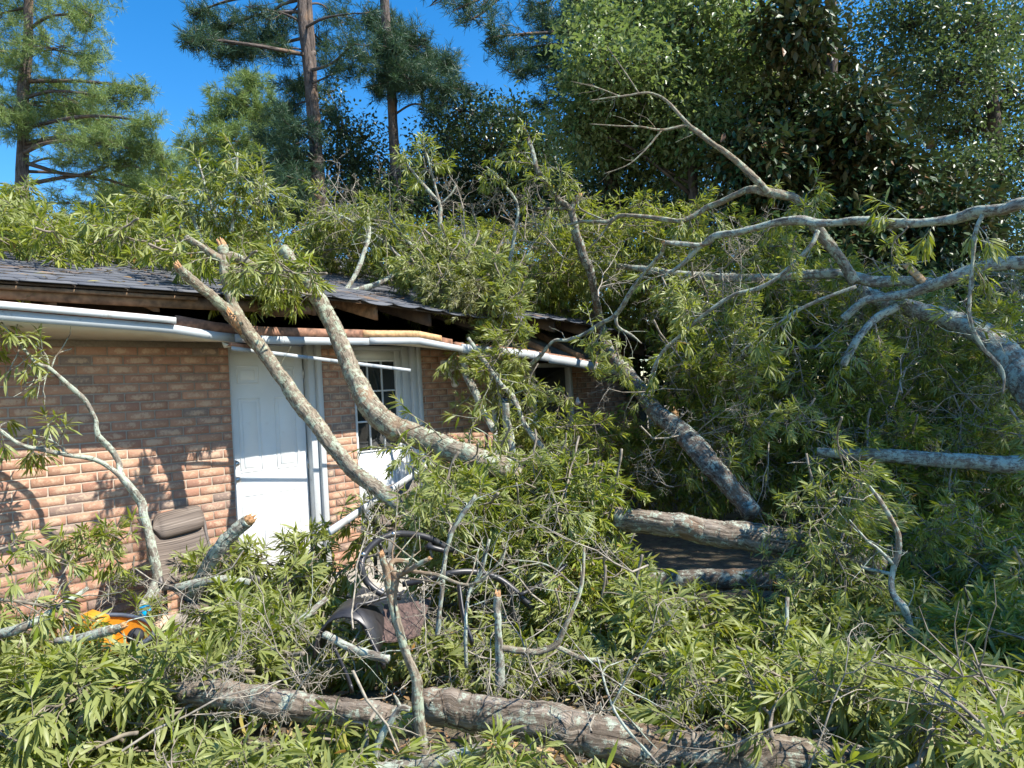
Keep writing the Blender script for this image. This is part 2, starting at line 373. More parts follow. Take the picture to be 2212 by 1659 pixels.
# painted wood
def paint(name, c, dirt):
    m, t, o = nt(name); tc = N(t, 'ShaderNodeTexCoord')
    n1 = N(t, 'ShaderNodeTexNoise'); n1.inputs['Scale'].default_value = 9; n1.inputs['Detail'].default_value = 9; n1.inputs['Roughness'].default_value = .75; t.links.new(tc.outputs['Object'], n1.inputs['Vector'])
    n2 = N(t, 'ShaderNodeTexNoise'); n2.inputs['Scale'].default_value = 2.2; n2.inputs['Detail'].default_value = 4; t.links.new(tc.outputs['Object'], n2.inputs['Vector'])
    cc = mix(t, c, dirt, ramp(t, n1.outputs[0], [(.58, (0, 0, 0)), (.72, (.8, .8, .8))]))
    cc = mix(t, cc, tuple(x*.8 for x in c), ramp(t, n2.outputs[0], [(.4, (0, 0, 0)), (.7, (.6, .6, .6))]))
    b = N(t, 'ShaderNodeBsdfPrincipled'); b.inputs['Roughness'].default_value = .55; t.links.new(cc, b.inputs['Base Color'])
    bp = N(t, 'ShaderNodeBump'); bp.inputs['Strength'].default_value = .25; bp.inputs['Distance'].default_value = .004; t.links.new(n1.outputs[0], bp.inputs['Height']); t.links.new(bp.outputs[0], b.inputs['Normal'])
    t.links.new(b.outputs[0], o.inputs[0]); return m
M_white = paint('white_paint', (.56, .58, .58), (.30, .27, .22))
M_door = paint('door_paint', (.80, .81, .80), (.66, .64, .6))
M_weathershade = paint('weathered_shaded_paint', (.42, .45, .46), (.2, .17, .14))  # worn white paint with the blue-grey eave shade put into its base colour
M_soffit = paint('soffit_paint', (.62, .58, .45), (.45, .4, .3))
M_wood = simple('raw_lumber', (.28, .14, .085), .8, .5, 22, .4)
M_woodlt = simple('fresh_lumber', (.58, .34, .16), .75, .5, 25, .25)
M_woodold = simple('old_rafter', (.24, .14, .075), .85, .5, 18, .35)
M_metal = simple('satin_nickel', (.6, .6, .6), .3, 0, 30, .05, 1)
M_blk = simple('black_void', (.02, .02, .022), .7, 0, 20, .2)
mg, t, o = nt('window_glass'); b = N(t, 'ShaderNodeBsdfPrincipled'); b.inputs['Base Color'].default_value = (.018, .026, .026, 1); b.inputs['Roughness'].default_value = .04; b.inputs['Specular IOR Level'].default_value = .6; t.links.new(b.outputs[0], o.inputs[0]); M_glass = mg

# eave: fascia, sub-fascia, soffit sagging to the right
FB = [(-3.6, 2.2), (-2.6, 2.15), (-1.66, 2.10), (-.7, 2.05), (-.34, 2.0), (0, 1.985), (.5, 1.985), (1.0, 1.99), (1.46, 2.0), (2.03, 1.925), (2.9, 1.88), (3.7, 1.80), (4.58, 1.69), (4.75, 1.65)]
def fz(s): return float(np.interp(s, [a for a, _ in FB], [b for _, b in FB]))
def strip(s0, s1, o0, o1, za, zb, n=24, wob=0, zfun=fz):
    """board following the sagging eave line"""
    V = []; F = []
    for i in range(n+1):
        s = s0+(s1-s0)*i/n; w_ = wob*math.sin(s*7)
        for (o_, z_) in ((o0, za), (o1, za), (o1, zb), (o0, zb)): V.append(wp(s, o_+w_, zfun(s)+z_))
    for i in range(n):
        for j in range(4):
            q = (j+1) % 4; F.append([i*4+j, i*4+q, (i+1)*4+q, (i+1)*4+j])
    F.append([0, 3, 2, 1]); F.append([n*4, n*4+1, n*4+2, n*4+3]); return V, F
fas = MB(); fas.add(*strip(-3.6, -.26, .60, .622, 0, .058)); fas.add(*strip(-.255, .92, .601, .625, 0, .058, 12, .003)); fas.add(*strip(.93, 2.0, .608, .628, .006, .062, 8)); fas.add(*strip(2.003, 3.3, .60, .616, 0, .085, 10, .004)); fas.add(*strip(3.31, 4.78, .59, .606, -.012, .08, 10, .004))
fascia = fas.build('fascia', M_weathershade, house)
tr = MB(); tr.add(*strip(-3.6, -.68, .6255, .652, .064, .105)); tr.build('fascia_trim', M_white, fascia)
sb = MB(); sb.add(*strip(-3.6, 1.9, .565, .597, .012, .115, wob=.002)); sb.add(*strip(1.95, 4.5, .53, .585, .02, .10, wob=.003)); sb.add(*strip(-.66, .9, .585, .6, .06, .13, 12)); sb.build('sub_fascia', M_wood, fascia)
sb = MB(); sb.add(*strip(.88, 1.75, .57, .615, .07, .125, 10)); tag(sb.build('splintered_lumber', M_woodlt, fascia), 'fresh orange lumber exposed along the broken eave')
# soffit from the wall top to the fascia bottom
V = []; F = []; n = 40
for i in range(n+1):
    s = -3.6+(8.3)*i/n
    V += [wp(s, 0, 2.052), wp(s, .6, fz(s)+.012), wp(s, .6, fz(s)+.024), wp(s, 0, 2.064)]
for i in range(n):
    for j in range(4):
        q = (j+1) % 4; F.append([i*4+j, i*4+q, (i+1)*4+q, (i+1)*4+j])
mesh('soffit', V, F, M_soffit, house)

# roof: decking + overlapping shingle tabs
def wave(s, o): return (.03*math.sin(s*2.1+.4) if s > .3 else 0)*max(0, (o+.4))+(-.10*max(0, min(1, (s-1.6)/3))**1.2)*max(0, 1-abs(o-.62)/3)+(-.35*max(0, (s-4.6)/1.5) if s > 4.6 else 0)
def rp(s, o, lift=0): return wp(s, o, roofz(o)+wave(s, o)+lift)
RIDGE = -3.85
mb = MB(); n = 48
for (z0, z1) in ((-.02, -.006),):
    V = []; F = []
    for i in range(n+1):
        s = -3.7+9.9*i/n
        for o_ in (EO-.02, RIDGE): V += [rp(s, o_, z0), rp(s, o_, z1)]
    for i in range(n):
        a = i*4; F += [[a, a+2, a+6, a+4], [a+1, a+5, a+7, a+3], [a, a+4, a+5, a+1], [a+2, a+3, a+7, a+6]]
    mb.add(V, F)
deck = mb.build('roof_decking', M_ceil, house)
M_sh, t, o = nt('asphalt_shingle'); g = N(t, 'ShaderNodeNewGeometry'); tc = N(t, 'ShaderNodeTexCoord')
nz = N(t, 'ShaderNodeTexNoise'); nz.inputs['Scale'].default_value = 350; nz.inputs['Detail'].default_value = 2; t.links.new(tc.outputs['Object'], nz.inputs['Vector'])
n4 = N(t, 'ShaderNodeTexNoise'); n4.inputs['Scale'].default_value = 3; n4.inputs['Detail'].default_value = 8; t.links.new(tc.outputs['Object'], n4.inputs['Vector'])
c = ramp(t, g.outputs['Random Per Island'], [(0, (.07, .075, .088)), (.6, (.09, .095, .11)), (1, (.12, .122, .13))])
c = mix(t, c, (.2, .2, .2), ramp(t, nz.outputs[0], [(.55, (0, 0, 0)), (.75, (.5, .5, .5))]))
c = mix(t, c, (.28, .17, .09), ramp(t, n4.outputs[0], [(.6, (0, 0, 0)), (.72, (.75, .75, .75))]))
b = N(t, 'ShaderNodeBsdfPrincipled'); b.inputs['Roughness'].default_value = .85; t.links.new(c, b.inputs['Base Color'])
bp = N(t, 'ShaderNodeBump'); bp.inputs['Strength'].default_value = .5; bp.inputs['Distance'].default_value = .003; t.links.new(nz.outputs[0], bp.inputs['Height']); t.links.new(bp.outputs[0], b.inputs['Normal']); t.links.new(b.outputs[0], o.inputs[0])
mb = MB(); g_ = random.Random(5); ex = .135; TW = .305; rows = int((EO-RIDGE)/ex)
for r_ in range(rows+1):
    o1 = EO+.02-r_*ex; o0 = o1-ex*1.35
    s = -3.7+(r_*.137 % TW)
    while s < 6.1:
        s1 = s+TW
        lip = g_.uniform(0, .004)+(g_.uniform(0, .02) if (r_ == 0 and s > 0) else 0)
        V = []; m = 5 if r_ < 4 else 2
        for k in range(m+1):
            gp = .007 if r_ < 6 else .003; ss = s+gp/2+(TW-gp)*k/m
            dz = -.022*math.sin(math.pi*k/m)**.5 if (r_ == 0 and s > .4) else 0
            V += [rp(ss, o0, .0015), rp(ss, o0, .005), rp(ss, o1+g_.uniform(-.002, .002), .0045+lip+dz), rp(ss, o1, .0125+lip+dz)]
        F = []
        for k in range(m):
            a = k*4; F += [[a+1, a+3, a+7, a+5], [a+2, a+6, a+7, a+3], [a, a+4, a+6, a+2]]
        F += [[0, 2, 3, 1], [m*4, m*4+1, m*4+3, m*4+2]]
        mb.add(V, F); s = s1
roof = mb.build('roof', M_sh, house)
mb = MB()   # ridge cap and the rear slope
for s in np.arange(-3.7, 6.1, .25):
    c0 = [rp(s, RIDGE+.16, .02), rp(s, RIDGE, .075), rp(s, RIDGE-.16, .02), rp(s+.26, RIDGE+.16, .012), rp(s+.26, RIDGE, .065), rp(s+.26, RIDGE-.16, .012)]
    c0[2] = c0[2]-np.array([0, 0, .1]); c0[5] = c0[5]-np.array([0, 0, .1])
    mb.add(c0, [[0, 3, 4, 1], [1, 4, 5, 2]])
mb.add([rp(-3.7, RIDGE, 0), rp(6.1, RIDGE, 0), wp(6.1, 2*RIDGE-EO, 2.33), wp(-3.7, 2*RIDGE-EO, 2.33)], [[0, 1, 2, 3]])
mb.build('ridge_cap', M_sh, roof)
# rafters and the plank edges seen in the gap
for k, s in enumerate(np.arange(-3.2, 6.0, .61)):
    mb = MB(); a = rp(s, .54, -.09-.0*k); b_ = rp(s, -3.7, -.09)
    mb.box((a+b_)/2, WD*.019, (b_-a)/2, np.array([0, 0, .065])); mb.build('rafter', M_woodold if s < 1.2 else M_ceil, house)
def rz_(s): return 2.33+wave(s, EO)
mb = MB(); mb.add(*strip(-3.6, -.02, .53, .565, -.10, -.022, 16, 0, rz_)); mb.add(*strip(-3.6, -.5, .57, .60, -.045, -.022, 10, 0, rz_))
mb.build('eave_board', M_woodold, house)
mb = MB(); mb.add(*strip(-.0, .48, .50, .53, -.12, -.04, 6, 0, rz_)); mb.build('split_board', M_woodold, house)
mb = MB(); mb.add([wp(-3.6, .02, 2.06), wp(-.6, .02, 2.06), wp(-.6, .02, 2.34), wp(-3.6, .02, 2.34)], [[0, 1, 2, 3]])  # dark back added to the attic so the eave gap stays dark
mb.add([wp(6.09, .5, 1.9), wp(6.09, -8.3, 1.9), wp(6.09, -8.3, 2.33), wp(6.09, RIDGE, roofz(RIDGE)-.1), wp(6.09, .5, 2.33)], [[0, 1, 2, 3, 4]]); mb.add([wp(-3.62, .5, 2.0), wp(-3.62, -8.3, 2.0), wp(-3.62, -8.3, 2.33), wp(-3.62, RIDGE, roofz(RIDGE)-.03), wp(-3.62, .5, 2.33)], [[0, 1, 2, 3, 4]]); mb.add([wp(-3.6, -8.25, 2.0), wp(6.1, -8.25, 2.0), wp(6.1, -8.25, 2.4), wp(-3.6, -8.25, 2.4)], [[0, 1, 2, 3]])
mb.build('gable_dark_back', M_ceil, house)
# tilted ceiling boards and rafters bared over the far window
M_ply = simple('bare_plywood', (.16, .155, .13), .9, .3, 10, .3)
mb = MB(); mb.add([wp(2.9, .35, 2.0), wp(4.9, .38, 1.86), wp(4.7, -.35, 2.3), wp(2.9, -.4, 2.32)], [[0, 1, 2, 3]]); mb.build('sheathing', M_ply, house)
for (a, b_) in (((3.55, .42, 1.95), (3.15, -.1, 2.3)), ((4.15, .45, 1.88), (3.75, -.1, 2.3)), ((4.6, .5, 1.8), (4.5, -.1, 2.25))):
    mb = MB(); P, Q = wp(*a), wp(*b_); mb.box((P+Q)/2, WD*.02, (Q-P)/2, np.array([0, 0, .04])); mb.build('broken_rafter', M_woodold, house)

# door with six raised panels
def frame_bits(mb, s0, s1, z0, z1, w, o0, o1):
    mb.wbox(s0, s0+w, o0, o1, z0, z1, .003); mb.wbox(s1-w, s1, o0, o1, z0, z1, .003); mb.wbox(s0+w, s1-w, o0, o1, z1-w, z1, .003)
def panel(mb, s0, s1, z0, z1, o_):
    mb.wbox(s0, s1, o_-.001, o_+.006, z0, z0+.012, .004); mb.wbox(s0, s1, o_-.001, o_+.006, z1-.012, z1, .004)
    mb.wbox(s0, s0+.012, o_-.001, o_+.006, z0+.0122, z1-.0122, .004); mb.wbox(s1-.012, s1, o_-.001, o_+.006, z0+.0122, z1-.0122, .004)
    mb.wbox(s0+.035, s1-.035, o_-.002, o_+.0055, z0+.035, z1-.035, .005)
DR = -.10
mb = MB(); mb.wbox(.018, .722, DR-.04, DR, .02, 2.03, .002)
for (a, b_) in ((.10, .30), (.43, .635)):
    for (z0, z1) in ((.2, .80), (.985, 1.6), (1.715, 1.87)): panel(mb, a, b_, z0, z1, DR)
door = mb.build('door', M_door, house)
tag(door, 'white six-panel door beside the plain brick wall')
mb = MB()
for z in (1.07, .94):
    c0 = wp(.045, DR+.03, z); P = [c0-WN*.03, c0-WN*.01, c0, c0+WN*.02, c0+WN*.035, c0+WN*.04]
    mb.tube(P, [.028, .028, .012, .026, .024, .008] if z < 1 else [.028, .03, .028, .024, .02, .006], 14)
mb.build('door_knob', M_metal, door)
for z in (.25, 1.0, 1.8):
    mb = MB(); mb.wbox(.7225, .732, DR-.02, DR+.008, z-.045, z+.045); mb.build('hinge', M_metal, door)
mb = MB(); mb.wbox(-.0, .0165, DR-.05, -.02, 0, 2.045, .002); mb.wbox(.733, .80, DR-.05, -.03, 0, 2.045, .003); mb.wbox(.8015, .855, -.11, .004, 0, 2.045, .003); mb.wbox(.0167, .7325, DR-.05, DR+.02, 2.032, 2.045)
mb.build('door_frame', M_white, house)
# paned door
mb = MB(); D2 = -.045; S0, S1 = 1.205, 1.79
zs = [1.05, 1.327, 1.613, 1.895]; ss = [1.215, 1.376, 1.543, 1.71]
mb.wbox(S0-.0, S0+.012, D2-.03, D2, .02, 2.0); mb.wbox(1.71, S1, D2-.03, D2, .02, 2.0); mb.wbox(S0+.0122, 1.7098, D2-.03, D2, .02, 1.05); mb.wbox(S0+.0122, 1.7098, D2-.03, D2, 1.895, 2.0)
for (a, b_) in ((1.27, 1.44), (1.49, 1.67)): panel(mb, a, b_, .22, .86, D2)
frame_bits(mb, 1.2175, 1.724, 1.04, 1.91, .016, D2, D2+.012); mb.wbox(1.234, 1.7075, D2, D2+.012, 1.04, 1.054, .003)
d2 = mb.build('door', M_door, house); tag(d2, 'white door with nine window panes behind the leaning limb')
mb = MB()
for s in ss[1:3]: mb.wbox(s-.0085, s+.0085, D2-.012, D2+.006, 1.055, 1.893, .003)
for z in zs[1:3]: mb.wbox(1.2342, 1.7073, D2-.01, D2+.004, z-.0085, z+.0085, .003)
mb.build('muntin', M_white, d2)
mb = MB(); mb.wbox(1.2175, 1.7095, D2-.024, D2-.018, 1.051, 1.8945); mb.build('window_pane', M_glass, d2)
mb = MB(); mb.wbox(1.19, 1.2045, -.1, -.005, 0, 2.045, .002); mb.wbox(1.793, 1.88, -.1, -.03, 0, 2.045, .004); mb.wbox(1.883, 1.95, -.1, .006, 0, 2.045, .006); mb.wbox(1.9505, 2.0, -.1, .022, 0, 2.045, .006)
mb.wbox(1.2047, 1.7925, -.1, D2+.01, 2.002, 2.045, .003)
mb.build('door_frame', M_white, house)
# window further along the wall
mb = MB(); a0, a1 = 3.0, 4.47
frame_bits(mb, a0, a1, .78, 1.86, .05, -.07, .02); mb.wbox(a0-.03, a1+.03, -.06, .045, .74, .781, .005); mb.wbox(3.72, 3.765, -.065, .012, .782, 1.808, .003)
wf = mb.build('window', M_white, house)
mb = MB(); mb.wbox(3.052, 3.718, -.05, -.01, 1.38, 1.425, .004); mb.wbox(3.767, 4.418, -.05, -.01, 1.38, 1.425, .004); mb.build('window_rail', M_white, wf)
mb = MB(); mb.wbox(3.05, 4.42, -.065, -.06, .785, 1.81); mb.build('window_pane', M_glass, wf)

# things fixed to the wall
fl = empty('security_light', wp(2.36, .02, 1.75), 'white twin-head security light on the brick beside the paned door', 'wall light')
M_plast = simple('white_plastic', (.72, .71, .67), .4, 0, 30, .08)
def ellip(mb, c, ax, ay, az, nu=14, nv=9, cut=None):
    V = []; F = []
    for i in range(nv+1):
        ph = -math.pi/2+math.pi*i/nv
        for j in range(nu):
            a = 2*math.pi*j/nu; V.append(np.asarray(c)+np.asarray(ax)*math.cos(ph)*math.cos(a)+np.asarray(ay)*math.cos(ph)*math.sin(a)+np.asarray(az)*math.sin(ph))
    for i in range(nv):
        for j in range(nu): q = (j+1) % nu; F.append([i*nu+j, i*nu+q, (i+1)*nu+q, (i+1)*nu+j])
    mb.add(V, F)
mb = MB(); ellip(mb, wp(2.36, .01, 1.77), WD*.055, WN*.03, np.array([0, 0, .06])); mb.build('mounting_plate', M_plast, fl, True)
for sx in (-1, 1):
    mb = MB(); c0 = wp(2.36+sx*.095, .11, 1.84); f_ = WN*.9+WD*sx*.35+np.array([0, 0, -.35]); f_ /= np.linalg.norm(f_); r_ = np.cross(f_, [0, 0, 1]); r_ /= np.linalg.norm(r_); u_ = np.cross(r_, f_)
    mb.box(c0, r_*.075, f_*.03, u_*.055, .012); ellip(mb, c0-f_*.03, r_*.06, f_*.045, u_*.05)
    mb.tube([wp(2.36, .03, 1.78), wp(2.36+sx*.05, .06, 1.80), c0-f_*.04], [.012, .012, .012], 8)
    hd = mb.build('lamp_head', M_plast, fl)
    mb = MB(); mb.box(c0+f_*.031, r_*.055, f_*.003, u_*.036, .002); mb.build('lens', simple('lamp_lens', (.55, .56, .56), .15), hd)
mb = MB(); mb.tube([wp(2.36, .02, 1.74), wp(2.36, .07, 1.7), wp(2.37, .09, 1.66)], [.014]*3, 8); ellip(mb, wp(2.37, .10, 1.645), WD*.04, WN*.04, np.array([0, 0, .035])); mb.build('motion_sensor', M_plast, fl, True)
hb = empty('hanging_bulb', atw(1247, 865, .35), 'small clear bulb hanging on a wire below the far eave', 'light bulb')
mb = MB(); p = atw(1247, 862, .35); mb.tube([p, p+np.array([0, 0, .12]), p+np.array([.01, 0, .26])], .003, 5); mb.build('wire', M_blk, hb)
mb = MB(); mb.tube([p+np.array([0, 0, z]) for z in (.02, .0, -.03, -.055, -.07)], [.014, .016, .032, .03, .008], 12); mb.build('bulb', simple('bulb_glass', (.75, .75, .75), .1), hb, True)
for (s, o_, nm, mt, lb) in ((5.62, .30, 'porch_post', simple('green_post', (.07, .085, .075), .8, .2, 15, .2), 'dark green porch post at the far corner of the house'), (5.78, .34, 'white_post', M_white, 'chipped white board standing beside the dark porch post')):
    mb = MB(); mb.wbox(s-.045, s+.03, o_-.04, o_+.04, 0, 1.62 if nm == 'porch_post' else 1.48, .006); tag(mb.build(nm, mt), lb, 'post')

# boards torn off the eave
def board(name, A, B, w, h, mat, lb, cat, face=WN):
    A, B = np.asarray(A), np.asarray(B); d_ = (B-A)/np.linalg.norm(B-A); y = np.cross(d_, face); y /= np.linalg.norm(y); x = np.cross(y, d_)
    mb = MB(); n_ = 8
    for i in range(n_):
        a = A+(B-A)*i/n_; b_ = A+(B-A)*(i+1)/n_; sg = .012*math.sin(i*1.1)
        mb.box((a+b_)/2, (b_-a)/2*1.001, x*h, y*w*(1-.05*(i % 2)*(i > 5)), 0)
    return tag(mb.build(name, mat), lb, cat)
board('fascia_board', atw(500, 752, .66), atw(886, 800, .68), .014, .004, M_weathershade, 'long white fascia strip torn off and hanging in front of the doors', 'board')
board('fascia_board', atw(712, 1148, 1.9), atw(930, 1000, 1.0), .022, .008, M_white, 'white trim strip leaning in the leaves below the paned door', 'board')
cb = empty('broken_soffit_piece', atw(500, 745, .6), 'broken corner of brown wood and cream soffit hanging above the white door', 'debris')
mb = MB(); a = atw(480, 741, .62); mb.box(atw(520, 748, .62), (atw(545, 748, .62)-atw(490, 740, .62))*.5, WN*.05, np.array([0, 0, .012]), .002); mb.build('brown_board', M_wood, cb)
mb = MB(); mb.add([atw(478, 738, .6), atw(504, 748, .66), atw(484, 752, .55)]+[atw(478, 738, .58), atw(504, 748, .64), atw(484, 752, .53)], [[0, 1, 2], [3, 5, 4], [0, 3, 4, 1], [1, 4, 5, 2], [2, 5, 3, 0]]); mb.build('soffit_corner', M_soffit, cb)

# roof debris further right: splintered orange boards
for i, (A, B, w, lb) in enumerate((((1428, 785, 8.2), (1466, 800, 7.8), .03, 'orange broken rafter end beside the dark limb'), ((1440, 840, 8.2), (1462, 905, 8.0), .035, 'upright orange splintered stud in the shade behind the leaves'), ((1955, 570, 6.3), (2010, 625, 6.2), .03, 'reddish splinter standing on the fallen limb at right'), ((1535, 690, 7.4), (1600, 705, 7.2), .02, 'orange plank splinter in the tangle above the far eave'))):
    board('broken_board', at(*A), at(*B), w, .012, M_woodlt, lb, 'board', np.array([0, -1., 0]))

# ------------------------------------------------------------------ branches
def branchlet(mbw, lv, p, d, L, g, lsize, wn=1.0, droop=.25, sub=True):
    """a twig from p along d carrying whorls of leaves"""
    d = d/np.linalg.norm(d); n_ = 5; P = [p]; q = p.copy(); dd = d.copy()
    for i in range(n_):
        dd = dd+g.normal(0, .16, 3)+np.array([0, 0, -droop*.25]); dd /= np.linalg.norm(dd); q = q+dd*L/n_; P.append(q.copy())
    mbw.tube(P, np.linspace(.0045, .0016, n_+1)*min(1.4, L/.3+.4), 4, cap=False)
    lv.whorl(P[-1], dd, int(g.integers(9, 14)*wn), lsize, g)
    if L > .22: lv.whorl(P[3], dd, int(g.integers(5, 9)*wn), lsize*.95, g, 1.15, .12)
    if sub and L > .18:
        for k in (2, 3, 4):
            if g.random() < .75:
                x = dd+g.normal(0, .8, 3); x /= np.linalg.norm(x); branchlet(mbw, lv, P[k], x, L*g.uniform(.35, .6), g, lsize, wn, droop, False)
def limb(root, segs, mat, g, leaves=(), cutends=(), n=10, rough=.10, lsize=.105, leafmat_=None, twigs=0, name='limb'):
    """segs: polylines of (u,v,D,r_px). leaves: (seg, t0, t1, count, length)"""
    lv = Leaves(); tw = MB(); W = MB(); paths = []
    for si, sg in enumerate(segs):
        P = np.array([list(pt(u, v, D)) for (u, v, D, r) in sg]); rr = np.array([r*p[1]/FOC for (u, v, D, r), p in zip(sg, P)])
        C = crv(np.hstack([P, rr[:, None]]), sub=7); rm = rr.mean()
        k = len(C); jit = g.normal(0, 1, (k, 3)); jit = (jit+np.roll(jit, 1, 0)+np.roll(jit, 2, 0))/3
        C[:, :3] += jit*rm*.12*np.minimum(1, np.arange(k)/4)[:, None]
        if rm > .03: n_ = 26; C = crv(C, sub=4)
        elif rm > .014: n_ = 14; C = crv(C, sub=2)
        else: n_ = 8
        W.tube(C[:, :3], np.maximum(C[:, 3], .0015), n_, rough*(1 if rm > .01 else .6), True, seed=si); paths.append(C)
        if si in cutends:       # pale broken end: jagged splinters
            pass
    for si in cutends:
        C = paths[si]; d_ = C[-1, :3]-C[-3, :3]; d_ /= np.linalg.norm(d_); r_ = C[-1, 3]; cm = MB()
        for k in range(7):
            a = k*.9; off = np.cross(d_, [math.cos(a), math.sin(a), .3]); off = off/np.linalg.norm(off)*r_*.55*(k > 0)
            cm.tube([C[-1, :3]+off-d_*r_*.5, C[-1, :3]+off+d_*r_*g.uniform(.3, .9), C[-1, :3]+off*1.1+d_*r_*g.uniform(1.0, 2.0)], [r_*.5, r_*.38, r_*.05], 6)
        cm.build('broken_end', M_wound, root)
    for (si, t0, t1, cnt, L) in leaves:
        C = paths[si]; k = len(C)
        for j in range(cnt):
            t = g.uniform(t0, t1); i = min(k-2, int(t*(k-1))); T = C[i+1, :3]-C[i, :3]; T /= np.linalg.norm(T)+1e-9
            x = T*.5+g.normal(0, .7, 3); branchlet(tw, lv, C[i, :3], x, L*g.uniform(.6, 1.3), g, lsize)
    for j in range(twigs):      # bare side twigs
        C = paths[g.integers(len(paths))]; i = int(g.uniform(.3, .98)*(len(C)-2)); T = C[i+1, :3]-C[i, :3]; T /= np.linalg.norm(T)+1e-9
        q = C[i, :3].copy(); d_ = T*.6+g.normal(0, .6, 3); P = [q.copy()]
        for m in range(4): d_ = d_/np.linalg.norm(d_)+g.normal(0, .25, 3); q = q+d_/np.linalg.norm(d_)*g.uniform(.03, .09); P.append(q.copy())
        tw.tube(P, np.linspace(.0035, .0012, 5), 4, cap=False)
    if tw.n: W.add(np.concatenate(tw.V), tw.F, np.concatenate(tw.UV))
    W.build('wood', mat, root, True)
    if lv.P: lv.build('leaves', leafmat_ or M_leaf, root, g)
    return paths
NB = [0]
def branch(name, label, cat, segs, mat=None, group=None, **kw):
    NB[0] += 1; g = np.random.default_rng(100+NB[0])
    u, v, D, r = segs[0][0]; e = empty(name, pt(u, v, D), label, cat, group)
    limb(e, segs, mat or M_bark, g, **kw); return e

branch('leaning_limb', 'thick lichen-speckled limb rising from the leaves across the paned door to the roof', 'tree limb',
 [[(1120, 1030, -2.3, 22.5), (1060, 1003, -2.15, 23.4), (1000, 982, -2.0, 24.3), (900, 943, -1.7, 25.2), (835, 915, -1.5, 25.2), (788, 860, -1.3, 22.5), (757, 790, -1.1, 18.9), (722, 710, -.92, 18.0), (680, 632, -.82, 16.2), (640, 578, -.75, 15.3), (612, 538, -.68, 12.6)]],
 leaves=[(0, .9, .99, 4, .25), (0, .02, .3, 8, .35)], twigs=5)
branch('forked_limb', 'forked limb with orange split bark leaning across the white six-panel door', 'tree limb',
 [[(895, 1125, -2.25, 12.6), (855, 1085, -2.0, 14.4), (800, 1045, -1.75, 15.3), (740, 990, -1.45, 17.1), (690, 925, -1.22, 16.2), (640, 860, -1.0, 16.2), (590, 790, -.85, 14.4), (545, 730, -.75, 15.3), (512, 690, -.70, 18.0), (480, 660, -.72, 12.6), (440, 625, -.76, 10.8), (405, 597, -.8, 9.9), (386, 578, -.83, 8.1)],
  [(520, 700, -.71, 14.4), (502, 655, -.68, 10.8), (487, 605, -.65, 9.9), (483, 565, -.62, 9.0), (482, 533, -.6, 10.8)],
  [(486, 560, -.62, 8.1), (496, 553, -.6, 8.1), (533, 566, -.6, 9.0), (586, 595, -.62, 8.1), (645, 616, -.66, 8.1)],
  [(480, 562, -.62, 7.2), (452, 545, -.6, 8.1), (425, 527, -.55, 8.1), (403, 513, -.5, 7.2)]],
 leaves=[(1, .5, .95, 4, .25), (3, .3, .9, 4, .25), (2, .2, .7, 3, .25)], cutends=(0, 1), twigs=6)
branch('dark_limb', 'large shaded limb slanting from the ground past the end of the broken eave', 'tree limb',
 [[(1625, 1110, 5.6, 21.5), (1600, 1080, 5.7, 21.5), (1535, 1003, 5.9, 22.4), (1471, 932, 6.3, 20.6), (1419, 893, 6.7, 18.9), (1387, 847, 7.1, 16.3), (1348, 800, 7.6, 14.6), (1323, 769, 8.0, 12.0), (1300, 715, 8.6, 9.5), (1285, 640, 8.2, 8.6), (1273, 582, 7.9, 8.6), (1259, 554, 7.8, 8.6), (1243, 500, 7.7, 8.6), (1232, 458, 7.7, 7.7), (1202, 426, 7.7, 6.9), (1166, 376, 7.7, 5.2), (1149, 330, 7.7, 4.3), (1140, 298, 7.7, 3.0)],
  [(1232, 458, 7.7, 6.0), (1240, 440, 7.7, 6.0), (1250, 424, 7.7, 5.2)], [(1225, 450, 7.7, 4.3), (1195, 452, 7.7, 3.4), (1160, 450, 7.7, 2.6)]],
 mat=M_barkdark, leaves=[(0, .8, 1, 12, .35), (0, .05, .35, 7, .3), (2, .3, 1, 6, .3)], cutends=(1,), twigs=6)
branch('long_branch', 'long pale branch reaching in from the right edge and bending down to the eave', 'branch',
 [[(2260, 436, 3.9, 13.1), (2210, 441, 4.0, 13.1), (2164, 451, 4.1, 12.2), (2111, 458, 4.25, 13.1), (2065, 472, 4.4, 11.3), (2008, 480, 4.55, 9.6), (1923, 483, 4.75, 10.4), (1852, 476, 4.95, 9.6), (1781, 483, 5.1, 8.7), (1727, 476, 5.25, 9.6), (1667, 483, 5.4, 7.8), (1603, 501, 5.55, 7.8), (1543, 511, 5.7, 7.0), (1505, 540, 5.8, 5.2), (1465, 577, 5.9, 4.3), (1430, 600, 6, 3.5)],
  [(1543, 511, 5.7, 5.2), (1525, 527, 5.75, 5.2), (1480, 528, 5.8, 5.2), (1436, 524, 5.85, 4.3)],
  [(1436, 524, 5.85, 4.3), (1428, 546, 6.0, 4.3), (1397, 584, 6.2, 4.3), (1365, 627, 6.4, 5.2), (1330, 680, 6.6, 5.2), (1294, 701, 6.8, 4.3), (1262, 722, 6.9, 4.3), (1223, 735, 7.0, 3.5), (1195, 737, 7.0, 3.5), (1163, 772, 7.1, 4.3), (1134, 795, 7.2, 4.3)],
  [(1330, 680, 6.6, 3.5), (1334, 705, 6.6, 3.5), (1365, 725, 6.6, 2.6), (1385, 742, 6.6, 1.7)]],
 mat=M_barkpale, leaves=[(0, .3, .42, 3, .25), (0, .95, 1, 3, .2), (2, .45, .6, 4, .3)], cutends=(1,), twigs=16)
